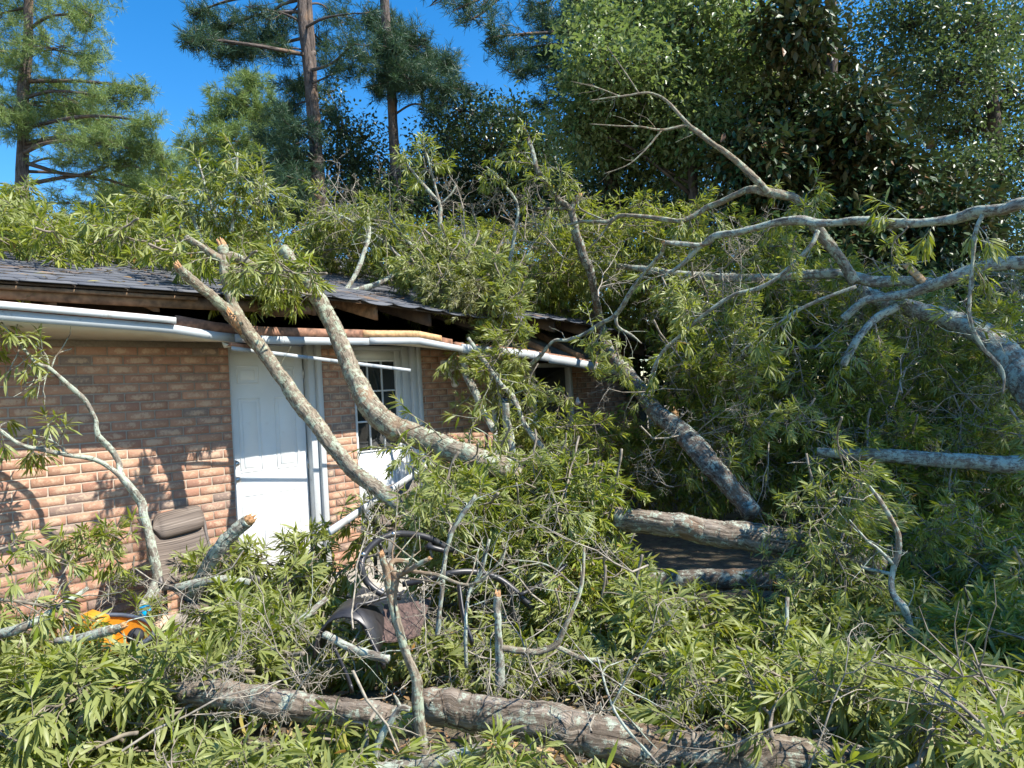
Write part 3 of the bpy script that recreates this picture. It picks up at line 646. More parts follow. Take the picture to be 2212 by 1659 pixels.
branch('arching_branch', 'arching grey branch forking high against the dark magnolia', 'branch',
 [[(1845, 610, 6.6, 11.9), (1809, 549, 6.6, 11.2), (1770, 504, 6.6, 11.2), (1745, 462, 6.6, 11.2), (1717, 430, 6.6, 9.8), (1674, 419, 6.6, 9.1), (1624, 410, 6.7, 8.4), (1596, 419, 6.8, 7.0), (1532, 447, 7, 6.3), (1475, 476, 7.1, 4.9), (1425, 472, 7.2, 4.9), (1347, 465, 7.4, 4.2), (1312, 479, 7.5, 4.2), (1259, 479, 7.6, 3.5), (1202, 490, 7.7, 2.8), (1138, 481, 7.8, 1.4)],
  [(1660, 418, 6.6, 7.7), (1635, 391, 6.6, 7.7), (1585, 344, 6.6, 6.3), (1532, 305, 6.6, 5.6), (1486, 270, 6.6, 4.9), (1461, 241, 6.6, 3.5), (1432, 213, 6.6, 2.8), (1401, 201, 6.6, 2.8), (1365, 204, 6.6, 2.1), (1340, 209, 6.6, 2.1), (1273, 217, 6.6, 1.0)],
  [(1486, 270, 6.6, 3.5), (1429, 281, 6.6, 2.8), (1390, 275, 6.6, 2.1), (1344, 273, 6.6, 1.8), (1273, 268, 6.6, 1.0)],
  [(1429, 281, 6.6, 2.1), (1397, 320, 6.6, 2.1), (1358, 355, 6.6, 1.4), (1305, 376, 6.6, 1.0)],
  [(1340, 209, 6.6, 1.8), (1290, 190, 6.6, 1.4), (1234, 176, 6.6, 0.9)], [(1380, 203, 6.6, 1.8), (1352, 160, 6.6, 1.4), (1310, 100, 6.6, 0.8)],
  [(1325, 470, 7.4, 2.8), (1300, 505, 7.5, 2.1), (1270, 540, 7.6, 1.8)], [(1312, 479, 7.5, 2.1), (1250, 448, 7.6, 1.8), (1262, 415, 7.6, 1.0)]],
 leaves=[(0, .12, .3, 10, .3), (0, .45, .62, 6, .25), (0, .8, .99, 4, .2)], twigs=24)
branch('broken_log', 'thick log with pale lichen on top resting across the right of the leaf heap', 'log',
 [[(1330, 1120, 4.7, 25), (1425, 1130, 4.6, 26), (1532, 1148, 4.55, 28), (1638, 1165, 4.5, 30), (1745, 1183, 4.45, 30), (1810, 1200, 4.4, 30), (1900, 1225, 4.4, 29)]], mat=M_barklog, rough=.07)
branch('lower_log', 'dark shaded log lying just below the thick lichen-topped log', 'log',
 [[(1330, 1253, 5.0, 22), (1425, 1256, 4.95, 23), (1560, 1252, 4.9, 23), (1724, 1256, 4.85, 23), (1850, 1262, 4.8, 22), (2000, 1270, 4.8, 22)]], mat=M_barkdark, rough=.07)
branch('foreground_log', 'rough brown and lichen-white log across the bottom of the picture', 'log',
 [[(930, 1522, 2.75, 30), (950, 1528, 2.72, 36), (1045, 1540, 2.7, 38), (1188, 1570, 2.65, 42), (1294, 1590, 2.6, 44), (1436, 1622, 2.6, 45), (1568, 1630, 2.55, 44), (1710, 1640, 2.5, 42), (1852, 1660, 2.5, 42), (2000, 1700, 2.45, 42)]], mat=M_barklog, rough=.08)
branch('left_log', 'bent grey-brown log half sunk in leaves at bottom left', 'log',
 [[(340, 1490, 3.05, 12), (387, 1496, 3.0, 20), (440, 1499, 2.95, 26), (520, 1506, 2.9, 28), (604, 1520, 2.85, 32), (710, 1530, 2.85, 30), (815, 1548, 2.8, 30), (900, 1570, 2.8, 28)]], mat=M_barklog, rough=.1)
branch('forked_sapling', 'upright forked sapling stem standing in front of the curved chair frames', 'branch',
 [[(911, 1700, 2.3, 15), (911, 1652, 2.3, 14), (911, 1602, 2.3, 13), (904, 1549, 2.3, 12), (900, 1478, 2.3, 11), (889, 1442, 2.3, 10), (868, 1382, 2.3, 10), (847, 1300, 2.3, 9), (835, 1240, 2.3, 8), (825, 1201, 2.3, 7)],
  [(848, 1300, 2.3, 8), (853, 1260, 2.3, 8), (860, 1243, 2.3, 7), (880, 1232, 2.28, 6), (925, 1206, 2.25, 5)], [(855, 1245, 2.3, 6), (843, 1226, 2.32, 6), (850, 1212, 2.34, 6), (882, 1212, 2.36, 5)],
  [(889, 1234, 2.3, 4), (939, 1241, 2.3, 4), (992, 1260, 2.3, 3.5), (1021, 1265, 2.3, 3)]], cutends=(0, 1), twigs=12)
branch('cut_log', 'short mossy branch with orange snapped end at the bottom edge', 'log',
 [[(790, 1665, 2.2, 13), (860, 1658, 2.2, 14), (939, 1643, 2.2, 14), (1000, 1628, 2.2, 14), (1050, 1612, 2.2, 14)]], mat=M_barkpale, cutends=(0,))
branch('arched_branch', 'small white arched branch beside the upright sapling stem', 'branch',
 [[(811, 1690, 2.25, 8), (811, 1652, 2.25, 8), (818, 1602, 2.25, 8), (843, 1560, 2.25, 7), (864, 1530, 2.25, 7), (886, 1533, 2.25, 6)], [(864, 1530, 2.25, 5), (858, 1515, 2.25, 4), (851, 1500, 2.25, 2)]], mat=M_barkpale, cutends=(1,))
branch('curving_branch', 'slender curving branch in front of the brick wall at left', 'branch',
 [[(300, 1330, -.8, 10), (338, 1255, -.75, 11), (328, 1187, -.7, 10), (312, 1116, -.65, 9), (305, 1088, -.6, 9), (288, 1060, -.6, 8), (263, 1030, -.55, 8), (256, 996, -.5, 6), (234, 964, -.5, 6), (210, 939, -.5, 6), (206, 907, -.5, 5), (185, 868, -.5, 5), (153, 836, -.5, 5), (107, 797, -.5, 4.5), (78, 783, -.5, 3.5), (46, 747, -.5, 3), (18, 715, -.5, 2)],
  [(262, 1030, -.55, 6), (213, 996, -.5, 5), (142, 982, -.5, 5), (89, 971, -.5, 5), (43, 960, -.5, 4.5), (0, 930, -.5, 4), (-60, 890, -.5, 4)],
  [(107, 797, -.5, 2.5), (100, 770, -.5, 2.2), (85, 752, -.5, 2)], [(110, 795, -.5, 2), (125, 765, -.5, 1.5), (155, 753, -.5, 1)], [(142, 982, -.5, 3), (125, 960, -.45, 2), (95, 945, -.4, 1.5), (70, 940, -.4, 1)], [(107, 797, -.5, 2), (95, 815, -.48, 1.5), (50, 830, -.45, 1)]],
 mat=M_barkpale, leaves=[(0, .93, 1, 7, .22), (2, .5, 1, 3, .15), (4, .3, 1, 6, .16), (5, .6, 1, 2, .1), (1, .75, 1, 3, .15)], twigs=10)
branch('lichen_stub', 'stubby lichen-crusted branch end pointing up beside the tan sling chair', 'branch',
 [[(415, 1290, 4.5, 14), (440, 1240, 4.4, 14), (472, 1187, 4.3, 15), (505, 1150, 4.3, 14), (535, 1124, 4.3, 13)]], mat=M_barkpale, cutends=(0,))
branch('bleached_branch', 'pale peeled branch lying across the arm of the tan sling chair', 'branch',
 [[(380, 1270, 4.25, 8), (440, 1256, 4.25, 9), (490, 1252, 4.25, 9), (540, 1258, 4.25, 7)]], mat=M_barkpale)
branch('lichen_branch', 'lichen-covered broken branch lying over the yellow plastic toy', 'branch',
 [[(120, 1385, 3.1, 7), (170, 1378, 3.1, 8), (210, 1368, 3.1, 10), (240, 1360, 3.1, 11), (266, 1352, 3.1, 8)]], mat=M_barkpale, cutends=(0,), twigs=3)
branch('snapped_branch', 'upright whitish stem with a snapped top in the middle of the heap', 'branch',
 [[(1079, 1480, 3.0, 10), (1078, 1389, 3.0, 9), (1073, 1330, 3.0, 8), (1074, 1288, 3.0, 8)]], mat=M_barkpale, cutends=(0,))
branch('thin_stem', 'long thin white stem curving up through the curved chair frames', 'branch',
 [[(944, 1370, 3.5, 5), (946, 1354, 3.5, 5), (955, 1265, 3.5, 5), (960, 1212, 3.5, 5), (975, 1151, 3.5, 5), (999, 1112, 3.5, 5), (1028, 1070, 3.5, 4)], [(1007, 1442, 3.2, 4), (1005, 1360, 3.2, 4), (1012, 1283, 3.3, 3.5), (1039, 1236, 3.3, 4), (1056, 1165, 3.3, 3)]], mat=M_barkpale, twigs=14)
branch('hooked_branch', 'hooked grey branch bending up at centre beside the snapped white stem', 'branch',
 [[(1082, 1400, 3.0, 7), (1127, 1405, 3.0, 7), (1166, 1408, 3.0, 7), (1202, 1389, 3.0, 7), (1230, 1332, 3.0, 5), (1255, 1268, 3.05, 4), (1262, 1183, 3.1, 3)], [(1195, 1393, 3.0, 5), (1252, 1419, 3.0, 5), (1308, 1430, 3.0, 4)], [(1250, 1275, 3.05, 2.5), (1180, 1220, 3.1, 2), (1080, 1207, 3.1, 1.5)]], twigs=10)
branch('zigzag_branch', 'zigzag whitish branch standing in front of the logs at right', 'branch',
 [[(2030, 1530, 3.5, 9), (2008, 1467, 3.6, 8), (1976, 1389, 3.7, 7), (1962, 1339, 3.7, 7), (1951, 1311, 3.7, 8), (1928, 1283, 3.75, 7), (1926, 1240, 3.8, 6), (1937, 1204, 3.8, 6), (1940, 1158, 3.8, 6), (1919, 1112, 3.8, 5), (1891, 1069, 3.8, 4), (1878, 1050, 3.8, 3)],
  [(1928, 1218, 3.8, 4), (1900, 1190, 3.8, 4), (1870, 1165, 3.8, 3), (1834, 1123, 3.8, 1.5)], [(1926, 1240, 3.8, 4), (1890, 1232, 3.85, 4), (1860, 1225, 3.9, 3)]], mat=M_barkpale, twigs=10)
branch('bare_twig_fan', 'fan of thin bare stems rising from the bottom right corner', 'branch',
 [[(2230, 1690, 2.0, 4), (2154, 1602, 2.1, 4), (2083, 1531, 2.2, 4), (2012, 1478, 2.3, 3), (1941, 1446, 2.4, 2.5), (1880, 1428, 2.5, 1.5)], [(2215, 1690, 2.0, 4), (2100, 1567, 2.15, 3), (2012, 1506, 2.3, 2.5), (1870, 1460, 2.5, 1.5)],
  [(2175, 1620, 2.1, 3), (2168, 1545, 2.15, 3), (2136, 1489, 2.2, 2.5), (2114, 1442, 2.2, 2.5), (2097, 1396, 2.25, 2), (2072, 1382, 2.3, 1.2)], [(2190, 1680, 2.0, 3), (2090, 1590, 2.2, 2.5), (1990, 1530, 2.3, 2)], [(2120, 1455, 2.2, 1.5), (2080, 1462, 2.25, 1.3), (2020, 1468, 2.3, 1)]], mat=M_twig, twigs=30)
branch('fallen_tree', 'big pale tree stem leaning out of the right edge behind the leaves', 'fallen tree',
 [[(2330, 960, 5.4, 42), (2260, 880, 5.7, 38), (2211, 815, 6.0, 34), (2154, 750, 6.3, 30), (2100, 712, 6.5, 26), (2029, 683, 6.7, 20), (1950, 660, 6.9, 16), (1887, 641, 7.0, 14), (1845, 615, 7.1, 12)]], mat=M_barkpale, leaves=[(0, .3, .9, 8, .4)], twigs=6)
branch('upper_limb', 'pale mossy limb entering from the right edge below the long branch', 'tree limb',
 [[(2260, 560, 5.6, 16), (2207, 566, 5.7, 15), (2118, 578, 5.9, 14), (2029, 612, 6.1, 12), (1958, 634, 6.3, 11), (1869, 651, 6.5, 8), (1820, 690, 6.6, 8)], [(2015, 611, 6.2, 9), (1950, 606, 6.4, 11), (1887, 609, 6.6, 12), (1802, 591, 6.8, 11), (1727, 596, 7, 9), (1621, 600, 7.2, 9), (1550, 598, 7.4, 8), (1429, 587, 7.8, 7), (1340, 575, 8.2, 6), (1277, 570, 8.5, 6), (1206, 577, 8.8, 5), (1100, 590, 9, 5), (1040, 587, 9.2, 5)], [(1937, 662, 6.4, 8), (1887, 690, 6.4, 8), (1850, 735, 6.3, 8), (1820, 790, 6.3, 7)]],
 mat=M_barkpale, leaves=[(1, .1, .9, 14, .35), (2, .3, 1, 5, .3)], cutends=(), twigs=20)
branch('horizontal_log', 'dark horizontal log at the right edge in shade', 'log', [[(2270, 1010, 5.4, 20), (2211, 1005, 5.5, 19), (2065, 996, 5.6, 17), (1900, 985, 5.8, 13), (1763, 975, 6, 10)]], mat=M_barkpale, twigs=8)
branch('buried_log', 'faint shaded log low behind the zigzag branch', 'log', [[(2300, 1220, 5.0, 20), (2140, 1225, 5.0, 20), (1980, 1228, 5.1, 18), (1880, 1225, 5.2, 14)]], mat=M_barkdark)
branch('slender_branch', 'slender bare branch sloping down left through the shaded foliage', 'branch',
 [[(1766, 499, 5.5, 5), (1745, 538, 5.5, 5), (1695, 587, 5.6, 5), (1638, 623, 5.7, 4.5), (1585, 637, 5.8, 4), (1525, 676, 5.9, 4), (1468, 726, 6, 4), (1425, 768, 6.1, 3.5), (1400, 830, 6.2, 3)], [(1848, 619, 5.3, 4), (1745, 659, 5.4, 4), (1688, 694, 5.5, 4), (1646, 726, 5.6, 3), (1600, 760, 5.7, 2.5)]], mat=M_barkpale, leaves=[(0, .35, .9, 9, .2), (1, .3, 1, 8, .2)], twigs=22)
branch('hanging_branch', 'thin branch hanging down from the long pale branch at the right edge', 'branch',
 [[(2122, 465, 4.2, 5), (2107, 499, 4.2, 5), (2100, 570, 4.2, 4), (2093, 659, 4.2, 4), (2100, 708, 4.2, 4), (2122, 751, 4.2, 4), (2164, 801, 4.2, 3.5), (2166, 850, 4.2, 2)]], mat=M_barkpale, leaves=[(0, .05, .6, 7, .16)], twigs=14)
OG = 'bare branches standing up from the leaves on the roof'
branch('roof_branch', 'forked bare branch with leafy tips above the middle of the roof', 'branch', [[(975, 620, 7.7, 5), (971, 589, 7.7, 5), (962, 526, 7.7, 5), (951, 490, 7.7, 5), (950, 444, 7.7, 4.5), (935, 423, 7.7, 4), (889, 369, 7.7, 2.5), (872, 340, 7.7, 2)], [(950, 444, 7.7, 3), (932, 373, 7.7, 2.5), (921, 330, 7.7, 2)], [(951, 442, 7.7, 3), (971, 423, 7.7, 2.5), (985, 401, 7.7, 1.5)]], group=OG, mat=M_barkpale, leaves=[(0, .9, 1, 4, .25), (1, .5, 1, 7, .25)], twigs=6)
branch('roof_branch', 'pair of crossing pale stems right of the forked one on the roof', 'branch', [[(1094, 700, 7.7, 5), (1088, 673, 7.7, 5), (1083, 634, 7.7, 5), (1070, 605, 7.7, 4.5), (1046, 555, 7.7, 4), (1020, 530, 7.7, 4), (980, 508, 7.7, 2.5)], [(1090, 650, 7.7, 4), (1095, 589, 7.7, 4), (1110, 515, 7.7, 4), (1117, 444, 7.7, 3), (1081, 391, 7.7, 2.5), (1049, 359, 7.7, 1.5)]], group=OG, mat=M_barkpale, leaves=[(1, .8, 1, 4, .25)], twigs=12)
branch('roof_branch', 'long curved pale branch lying along the roof edge above the paned door', 'branch', [[(640, 625, 6.9, 6), (690, 629, 7.0, 6), (740, 632, 7.1, 6), (786, 623, 7.2, 6), (833, 605, 7.3, 5), (868, 580, 7.4, 4.5), (904, 548, 7.5, 4), (925, 524, 7.5, 2)], [(744, 630, 7.1, 5), (769, 591, 7.2, 5), (786, 545, 7.3, 4.5), (797, 509, 7.4, 4), (793, 455, 7.5, 3)]], group=OG, mat=M_barkpale, leaves=[(1, .7, 1, 8, .3)], twigs=16)
branch('roof_branch', 'two thin diagonal stems crossing above the middle roof leaves', 'branch', [[(896, 589, 7.8, 3), (833, 526, 7.9, 3.5), (762, 480, 8.0, 3), (708, 455, 8.1, 2)], [(968, 589, 8, 3.5), (918, 551, 8, 3.5), (868, 508, 8, 3), (830, 440, 8, 2)]], group=OG, mat=M_barkpale, leaves=[(0, .6, 1, 8, .3), (1, .7, 1, 7, .3)], twigs=16)
branch('roof_branch', 'tall leafy shoots standing up from the roof left of the limbs', 'branch', [[(500, 500, 7.0, 4), (504, 465, 7.0, 3.5), (510, 391, 7.0, 3), (513, 330, 7.0, 2)], [(470, 490, 7.0, 3), (458, 451, 7.0, 3), (430, 355, 7.0, 2)], [(440, 530, 6.8, 4), (433, 515, 6.9, 4), (401, 444, 7, 3), (340, 415, 7, 2)], [(510, 470, 7, 3), (555, 430, 7, 2.5), (575, 395, 7, 2)], [(460, 470, 7, 3), (380, 430, 7, 2.5), (310, 440, 7, 2)]], group=OG, mat=M_barkpale, leaves=[(0, .15, 1, 18, .22), (1, .2, 1, 18, .25), (2, .3, 1, 14, .25), (3, .2, 1, 14, .25), (4, .3, 1, 16, .25)], twigs=6)
branch('eave_branch', 'pale stem dropping from the leaves over the eave beside the security light', 'branch', [[(995, 740, 7.0, 6), (999, 768, 7.0, 8), (1007, 811, 7.0, 8), (1021, 836, 6.9, 8), (1031, 861, 6.8, 8), (1049, 900, 6.7, 7), (1067, 930, 6.6, 7)], [(1010, 730, 6.7, 4), (1042, 776, 6.7, 5), (1081, 829, 6.6, 5), (1110, 861, 6.6, 5), (1134, 918, 6.5, 5.5), (1177, 975, 6.4, 6), (1200, 1010, 6.3, 6)]], mat=M_barkpale, leaves=[(1, .2, .8, 8, .3), (0, .0, .2, 5, .3)], twigs=12)
branch('short_limb', 'short pale lichen limb upright below the far window', 'branch', [[(1110, 1000, 6.4, 10), (1099, 943, 6.5, 9), (1092, 872, 6.5, 8)]], mat=M_barkpale)
for i, (a, lb) in enumerate((([(580, 1420, 3.6, 7), (640, 1350, 3.6, 7), (705, 1292, 3.7, 6)], 'pale diagonal stick poking out of leaves left of the chair frames'),
    ([(700, 1370, 3.1, 8), (760, 1400, 3.05, 9), (840, 1425, 3.0, 9)], 'short lichened branch with torn bark below the dark chair back'),
    ([(0, 1370, 3.3, 10), (60, 1350, 3.3, 9), (130, 1310, 3.4, 6), (190, 1270, 3.5, 4)], 'grey branch at the left edge under the brick wall'),
    ([(1590, 1425, 3.2, 8), (1640, 1465, 3.1, 9), (1670, 1490, 3.0, 8)], 'lichened stub sticking from the heap right of centre'),
    ([(1700, 1290, 3.7, 4), (1698, 1380, 3.6, 5), (1692, 1420, 3.5, 5)], 'thin bare upright twig in front of the logs'),
    ([(1420, 1650, 2.0, 3), (1330, 1540, 2.2, 3), (1290, 1420, 2.4, 2)], 'thin bare shoot over the foreground log'))):
    branch('fallen_stick', lb, 'stick', [a], mat=M_barkpale, group='sticks poking out of the heap', twigs=6)

# ------------------------------------------------------------------ leafy boughs (copied)
def make_bough(name, seed, L=1.15, nt_=15, lsize=.105, mat=None, droop=.3, tl=.34):
    g = np.random.default_rng(seed)
    root = bpy.data.objects.new(name, None); link(root); root.empty_display_size = .1
    W = MB(); lv = Leaves(); P = [np.zeros(3)]; d_ = np.array([1., 0, 0]); q = np.zeros(3)
    for i in range(9):
        d_ = d_+g.normal(0, .16, 3)+np.array([0, 0, -.03]); d_ /= np.linalg.norm(d_); q = q+d_*L/9; P.append(q.copy())
    P = np.array(P); C = crv(np.hstack([P, np.linspace(.011, .0028, 10)[:, None]]), sub=3)
    W.tube(C[:, :3], C[:, 3], 6, .08)
    for k in range(nt_):
        i = int(len(C)*(.15+.83*(k+g.random())/nt_)); i = min(i, len(C)-2); T = C[i+1, :3]-C[i, :3]; T /= np.linalg.norm(T)
        x = T*.65+g.normal(0, .75, 3); branchlet(W, lv, C[i, :3], x, tl*g.uniform(.55, 1.25), g, lsize, 1, droop)
    st = W.build('stem', M_twig, root); lf = lv.build('leaves', mat or M_leaf, root, g)
    st.matrix_parent_inverse = Matrix(); lf.matrix_parent_inverse = Matrix()
    return root, [st, lf]
TPL = [make_bough('leafy_bough', 40+i, 1.0+.12*(i % 3), 15+i % 4, lsize=.108) for i in range(5)]
TPS = [make_bough('small_leafy_bough', 50+i, .52, 13+i % 3, lsize=.108, tl=.18) for i in range(6)]
TPLY = [make_bough('yellowing_bough', 60+i, 1.0, 15, mat=M_leafY) for i in range(1)]
used = set()
def bough(k, loc, X, sc_, label, group, rollv=None, tpl=None, name=None):
    root, kids = (tpl or TPL)[k % len(tpl or TPL)]
    if root.name in used:
        r2 = root.copy(); col.objects.link(r2)
        for c_ in kids: c2 = c_.copy(); col.objects.link(c2); c2.parent = r2
    else: r2 = root; used.add(root.name)
    X = np.asarray(X, float); X /= np.linalg.norm(X); z = np.array([0, 0, 1.])+rng.normal(0, .35, 3); y = np.cross(z, X); y /= np.linalg.norm(y); z = np.cross(X, y)
    B = Matrix([[X[0], y[0], z[0], 0], [X[1], y[1], z[1], 0], [X[2], y[2], z[2], 0], [0, 0, 0, 1]])
    r2.matrix_basis = Matrix.Translation(Vector(loc))@B@Matrix.Scale(sc_, 4)
    tag(r2, label, 'leafy branch', group); return r2
def inpoly(u, v, P):
    c = False; n = len(P)
    for i in range(n):
        (x1, y1), (x2, y2) = P[i], P[(i+1) % n]
        if (y1 > v) != (y2 > v) and u < (x2-x1)*(v-y1)/(y2-y1)+x1: c = not c
    return c
def scatter(poly, count, D, dirf, sc_, label, group, tpl=None, mode='Y', lay=.35):
    us = [p[0] for p in poly]; vs = [p[1] for p in poly]; k = 0; placed = []
    best = None
    while k < count:
        cand = None; bd = -1
        for _ in range(8):
            for _ in range(50):
                u, v = rng.uniform(min(us), max(us)), rng.uniform(min(vs), max(vs))
                if inpoly(u, v, poly): break
            dd = min([((u-a)**2+(v-b_)**2) for a, b_ in placed] or [1e9])
            if dd > bd: bd = dd; cand = (u, v)
        u, v = cand; placed.append(cand)
        X = np.array(dirf(), float); X /= np.linalg.norm(X); s_ = rng.uniform(*sc_)
        p = (atroof(u, v, rng.uniform(.02, .2)) if mode == 'roof' else at(u, v, D(u, v)+rng.uniform(0, lay)))
        bough(int(rng.integers(100)), p-X*.55*s_, X, s_, label, group, tpl=tpl); k += 1
def flat(): 
    a = rng.uniform(0, 6.28); return (math.cos(a), math.sin(a), rng.uniform(-.25, .3))
def hang():
    return (rng.normal(0, .5), rng.normal(0, .5), -1.0)
def rise(): return (rng.normal(0, .6), rng.normal(0, .6), 1.0)
def anyd(): return rng.normal(0, 1, 3)
G1 = 'leafy branches heaped in front of the patio'
def frontD(u, v): return float(np.interp(v, [1180, 1300, 1400, 1500, 1600, 1700], [4.7, 4.1, 3.45, 2.95, 2.55, 2.2]))
def below(u): return float(np.interp(u, [0, 400, 700, 1100, 1400, 1800, 2211], [0, 0, 0, 0, .2, .3, .2]))
FL = 'green leafy branch lying in the sunlit heap in the foreground'
KW = dict(tpl=TPS)
scatter([(-80, 1370), (150, 1420), (330, 1410), (430, 1350), (560, 1330), (680, 1340), (720, 1450), (600, 1470), (380, 1480), (320, 1500), (250, 1620), (-80, 1700)], 52, frontD, flat, (.75, 1.05), FL, G1, **KW)
scatter([(200, 1640), (900, 1670), (1300, 1700), (1300, 1720), (200, 1720)], 11, lambda u, v: frontD(u, v)-.15, flat, (.55, .75), 'green leafy branch at the bottom edge in front of the logs', G1, lay=.15, **KW)
scatter([(680, 1440), (1000, 1450), (1250, 1455), (1550, 1430), (1950, 1480), (2000, 1590), (1500, 1560), (1250, 1510), (1000, 1480), (750, 1470)], 24, lambda u, v: frontD(u, v)+.45, flat, (.6, .85), 'green leafy branch behind the foreground log', G1, lay=.3, **KW)
scatter([(1400, 1480), (1700, 1470), (1950, 1480), (2090, 1580), (2120, 1690), (1980, 1640), (1700, 1560), (1500, 1520)], 20, lambda u, v: frontD(u, v)-.2, flat, (.65, .9), 'bright leafy branch over the right end of the foreground log', G1, lay=.1, **KW)
scatter([(520, 1240), (590, 1200), (700, 1150), (760, 1190), (720, 1320), (560, 1330), (480, 1310)], 15, lambda u, v: 4.5, flat, (.9, 1.2), 'green leafy branch heaped against the foot of the white door', G1, lay=.5, **KW)
G2 = 'leafy branches draped over the middle of the heap'
scatter([(850, 1080), (960, 1060), (1020, 1120), (960, 1180), (880, 1150)], 7, lambda u, v: 4.3, anyd, (.7, .95), 'leafy branch wrapped round the foot of the forked limb', G2, lay=.1, tpl=TPS)
scatter([(900, 1010), (1060, 1020), (1250, 1020), (1330, 1100), (1360, 1250), (1370, 1400), (1200, 1400), (1120, 1250), (980, 1160)], 32, lambda u, v: 4.6-(v-1000)/400*.7, hang, (.55, .85), 'hanging leafy branch in the bright drape at the centre of the heap', G2, lay=.5)
scatter([(1250, 1330), (1480, 1320), (1720, 1350), (1850, 1400), (1700, 1440), (1350, 1420)], 12, lambda u, v: 4.0, flat, (.9, 1.1), 'leafy branch lying in front of the two shaded logs', G2, lay=.4, **KW)
G3 = 'leafy branches in the shaded mass at right'
def rD(u, v): return float(np.interp(v, [600, 900, 1200, 1500], [7.6, 6.8, 5.8, 3.8]))
scatter([(1480, 640), (1750, 620), (2211, 660), (2230, 1000), (1600, 1000), (1430, 820)], 26, lambda u, v: rD(u, v)-.6, hang, (.7, .95), 'drooping leafy branch in the dim tangle of fallen crown at right', G3, lay=.5)
scatter([(1800, 1180), (2260, 1150), (2260, 1480), (2050, 1430), (1880, 1420)], 12, lambda u, v: 4.5-(v-1200)/300*.8, anyd, (.6, .85), 'leafy branch in the dark lower right of the heap', G3, lay=.5)
scatter([(1700, 1010), (1830, 1020), (1860, 1200), (1840, 1380), (1760, 1350), (1720, 1180)], 9, lambda u, v: 4.1, hang, (.5, .7), 'sunlit hanging leafy branch left of the zigzag branch', G3, lay=.2)
for (u, v, D, k, s_) in ((1960, 490, 4.3, 0, .5), (1720, 510, 5.2, 1, .5), (1480, 620, 5.8, 2, .7), (1430, 600, 5.8, 3, .7), (1620, 630, 5.5, 4, .6), (1760, 860, 5.4, 5, .7), (1890, 700, 5, 1, .6), (2180, 880, 4.4, 2, .7), (2140, 620, 4.4, 3, .6), (2100, 560, 4.3, 0, .5), (1330, 740, 6.6, 1, .7), (1300, 710, 6.7, 4, .7), (2190, 1180, 3.4, 3, .6), (2200, 940, 4.3, 5, .7)):
    bough(k, at(u, v, D), hang(), s_, 'small bright leafy spray hanging in front of the shaded tangle', 'bright leafy sprays at right', tpl=TPS)
for (u, v, D, k, s_) in ((40, 1180, 3.7, 0, .7), (30, 1290, 3.3, 1, .9), (130, 1190, 4.2, 2, .7), (200, 1210, 4.2, 3, .8), (262, 1105, 4.4, 4, .4), (290, 1190, 4.3, 2, .5)):
    X = (1, .1, .1) if u < 240 else (-.2, 0, -1)
    bough(k, at(u-60*(u < 240), v+10, D), X, s_, 'small leafy spray held up against the sunlit brick', 'leafy sprays in front of the brick wall', tpl=TPS)
G4 = 'leafy branches heaped on the roof'
scatter([(-60, 450), (90, 460), (110, 490), (250, 495), (330, 470), (560, 470), (640, 560), (600, 625), (540, 625), (480, 610), (400, 585), (330, 565), (200, 555), (0, 535), (-60, 530)], 62, None, flat, (.8, 1.1), 'leafy branch in the sunlit heap along the left roof', G4, mode='roof', **KW)
scatter([(-80, 380), (60, 400), (140, 430), (150, 470), (-80, 490)], 8, lambda u, v: 6.2, rise, (.6, .9), 'leafy branch standing up at the left end of the roof', G4, lay=.5, **KW)
scatter([(300, 450), (400, 400), (520, 370), (560, 410), (600, 480), (330, 500)], 14, lambda u, v: 7.0, rise, (.6, .9), 'leafy branch rising above the roof behind the two broken limbs', G4, lay=.7, **KW)
scatter([(640, 510), (760, 470), (900, 520), (1080, 510), (1230, 570), (1250, 640), (1130, 650), (870, 600), (700, 590), (630, 560)], 26, lambda u, v: 8.2, flat, (.65, .9), 'leafy branch in the heap on the middle of the roof', G4, lay=1.2)
scatter([(860, 590), (1000, 575), (1110, 620), (1130, 720), (1050, 710), (960, 680), (880, 655)], 34, lambda u, v: 7.0, hang, (.7, 1.0), 'yellow-green leafy branch spilling over the broken eave', G4, lay=.5, **KW)
scatter([(880, 590), (990, 570), (1080, 640), (940, 650)], 5, lambda u, v: 6.9, hang, (.5, .65), 'yellowing leafy branch spilling over the broken eave', G4, lay=.2, tpl=TPLY)
scatter([(1070, 730), (1130, 740), (1150, 900), (1110, 940), (1060, 850)], 8, lambda u, v: 6.8, hang, (.6, .8), 'leafy branch hanging below the eave in front of the far window', G4, lay=.4)

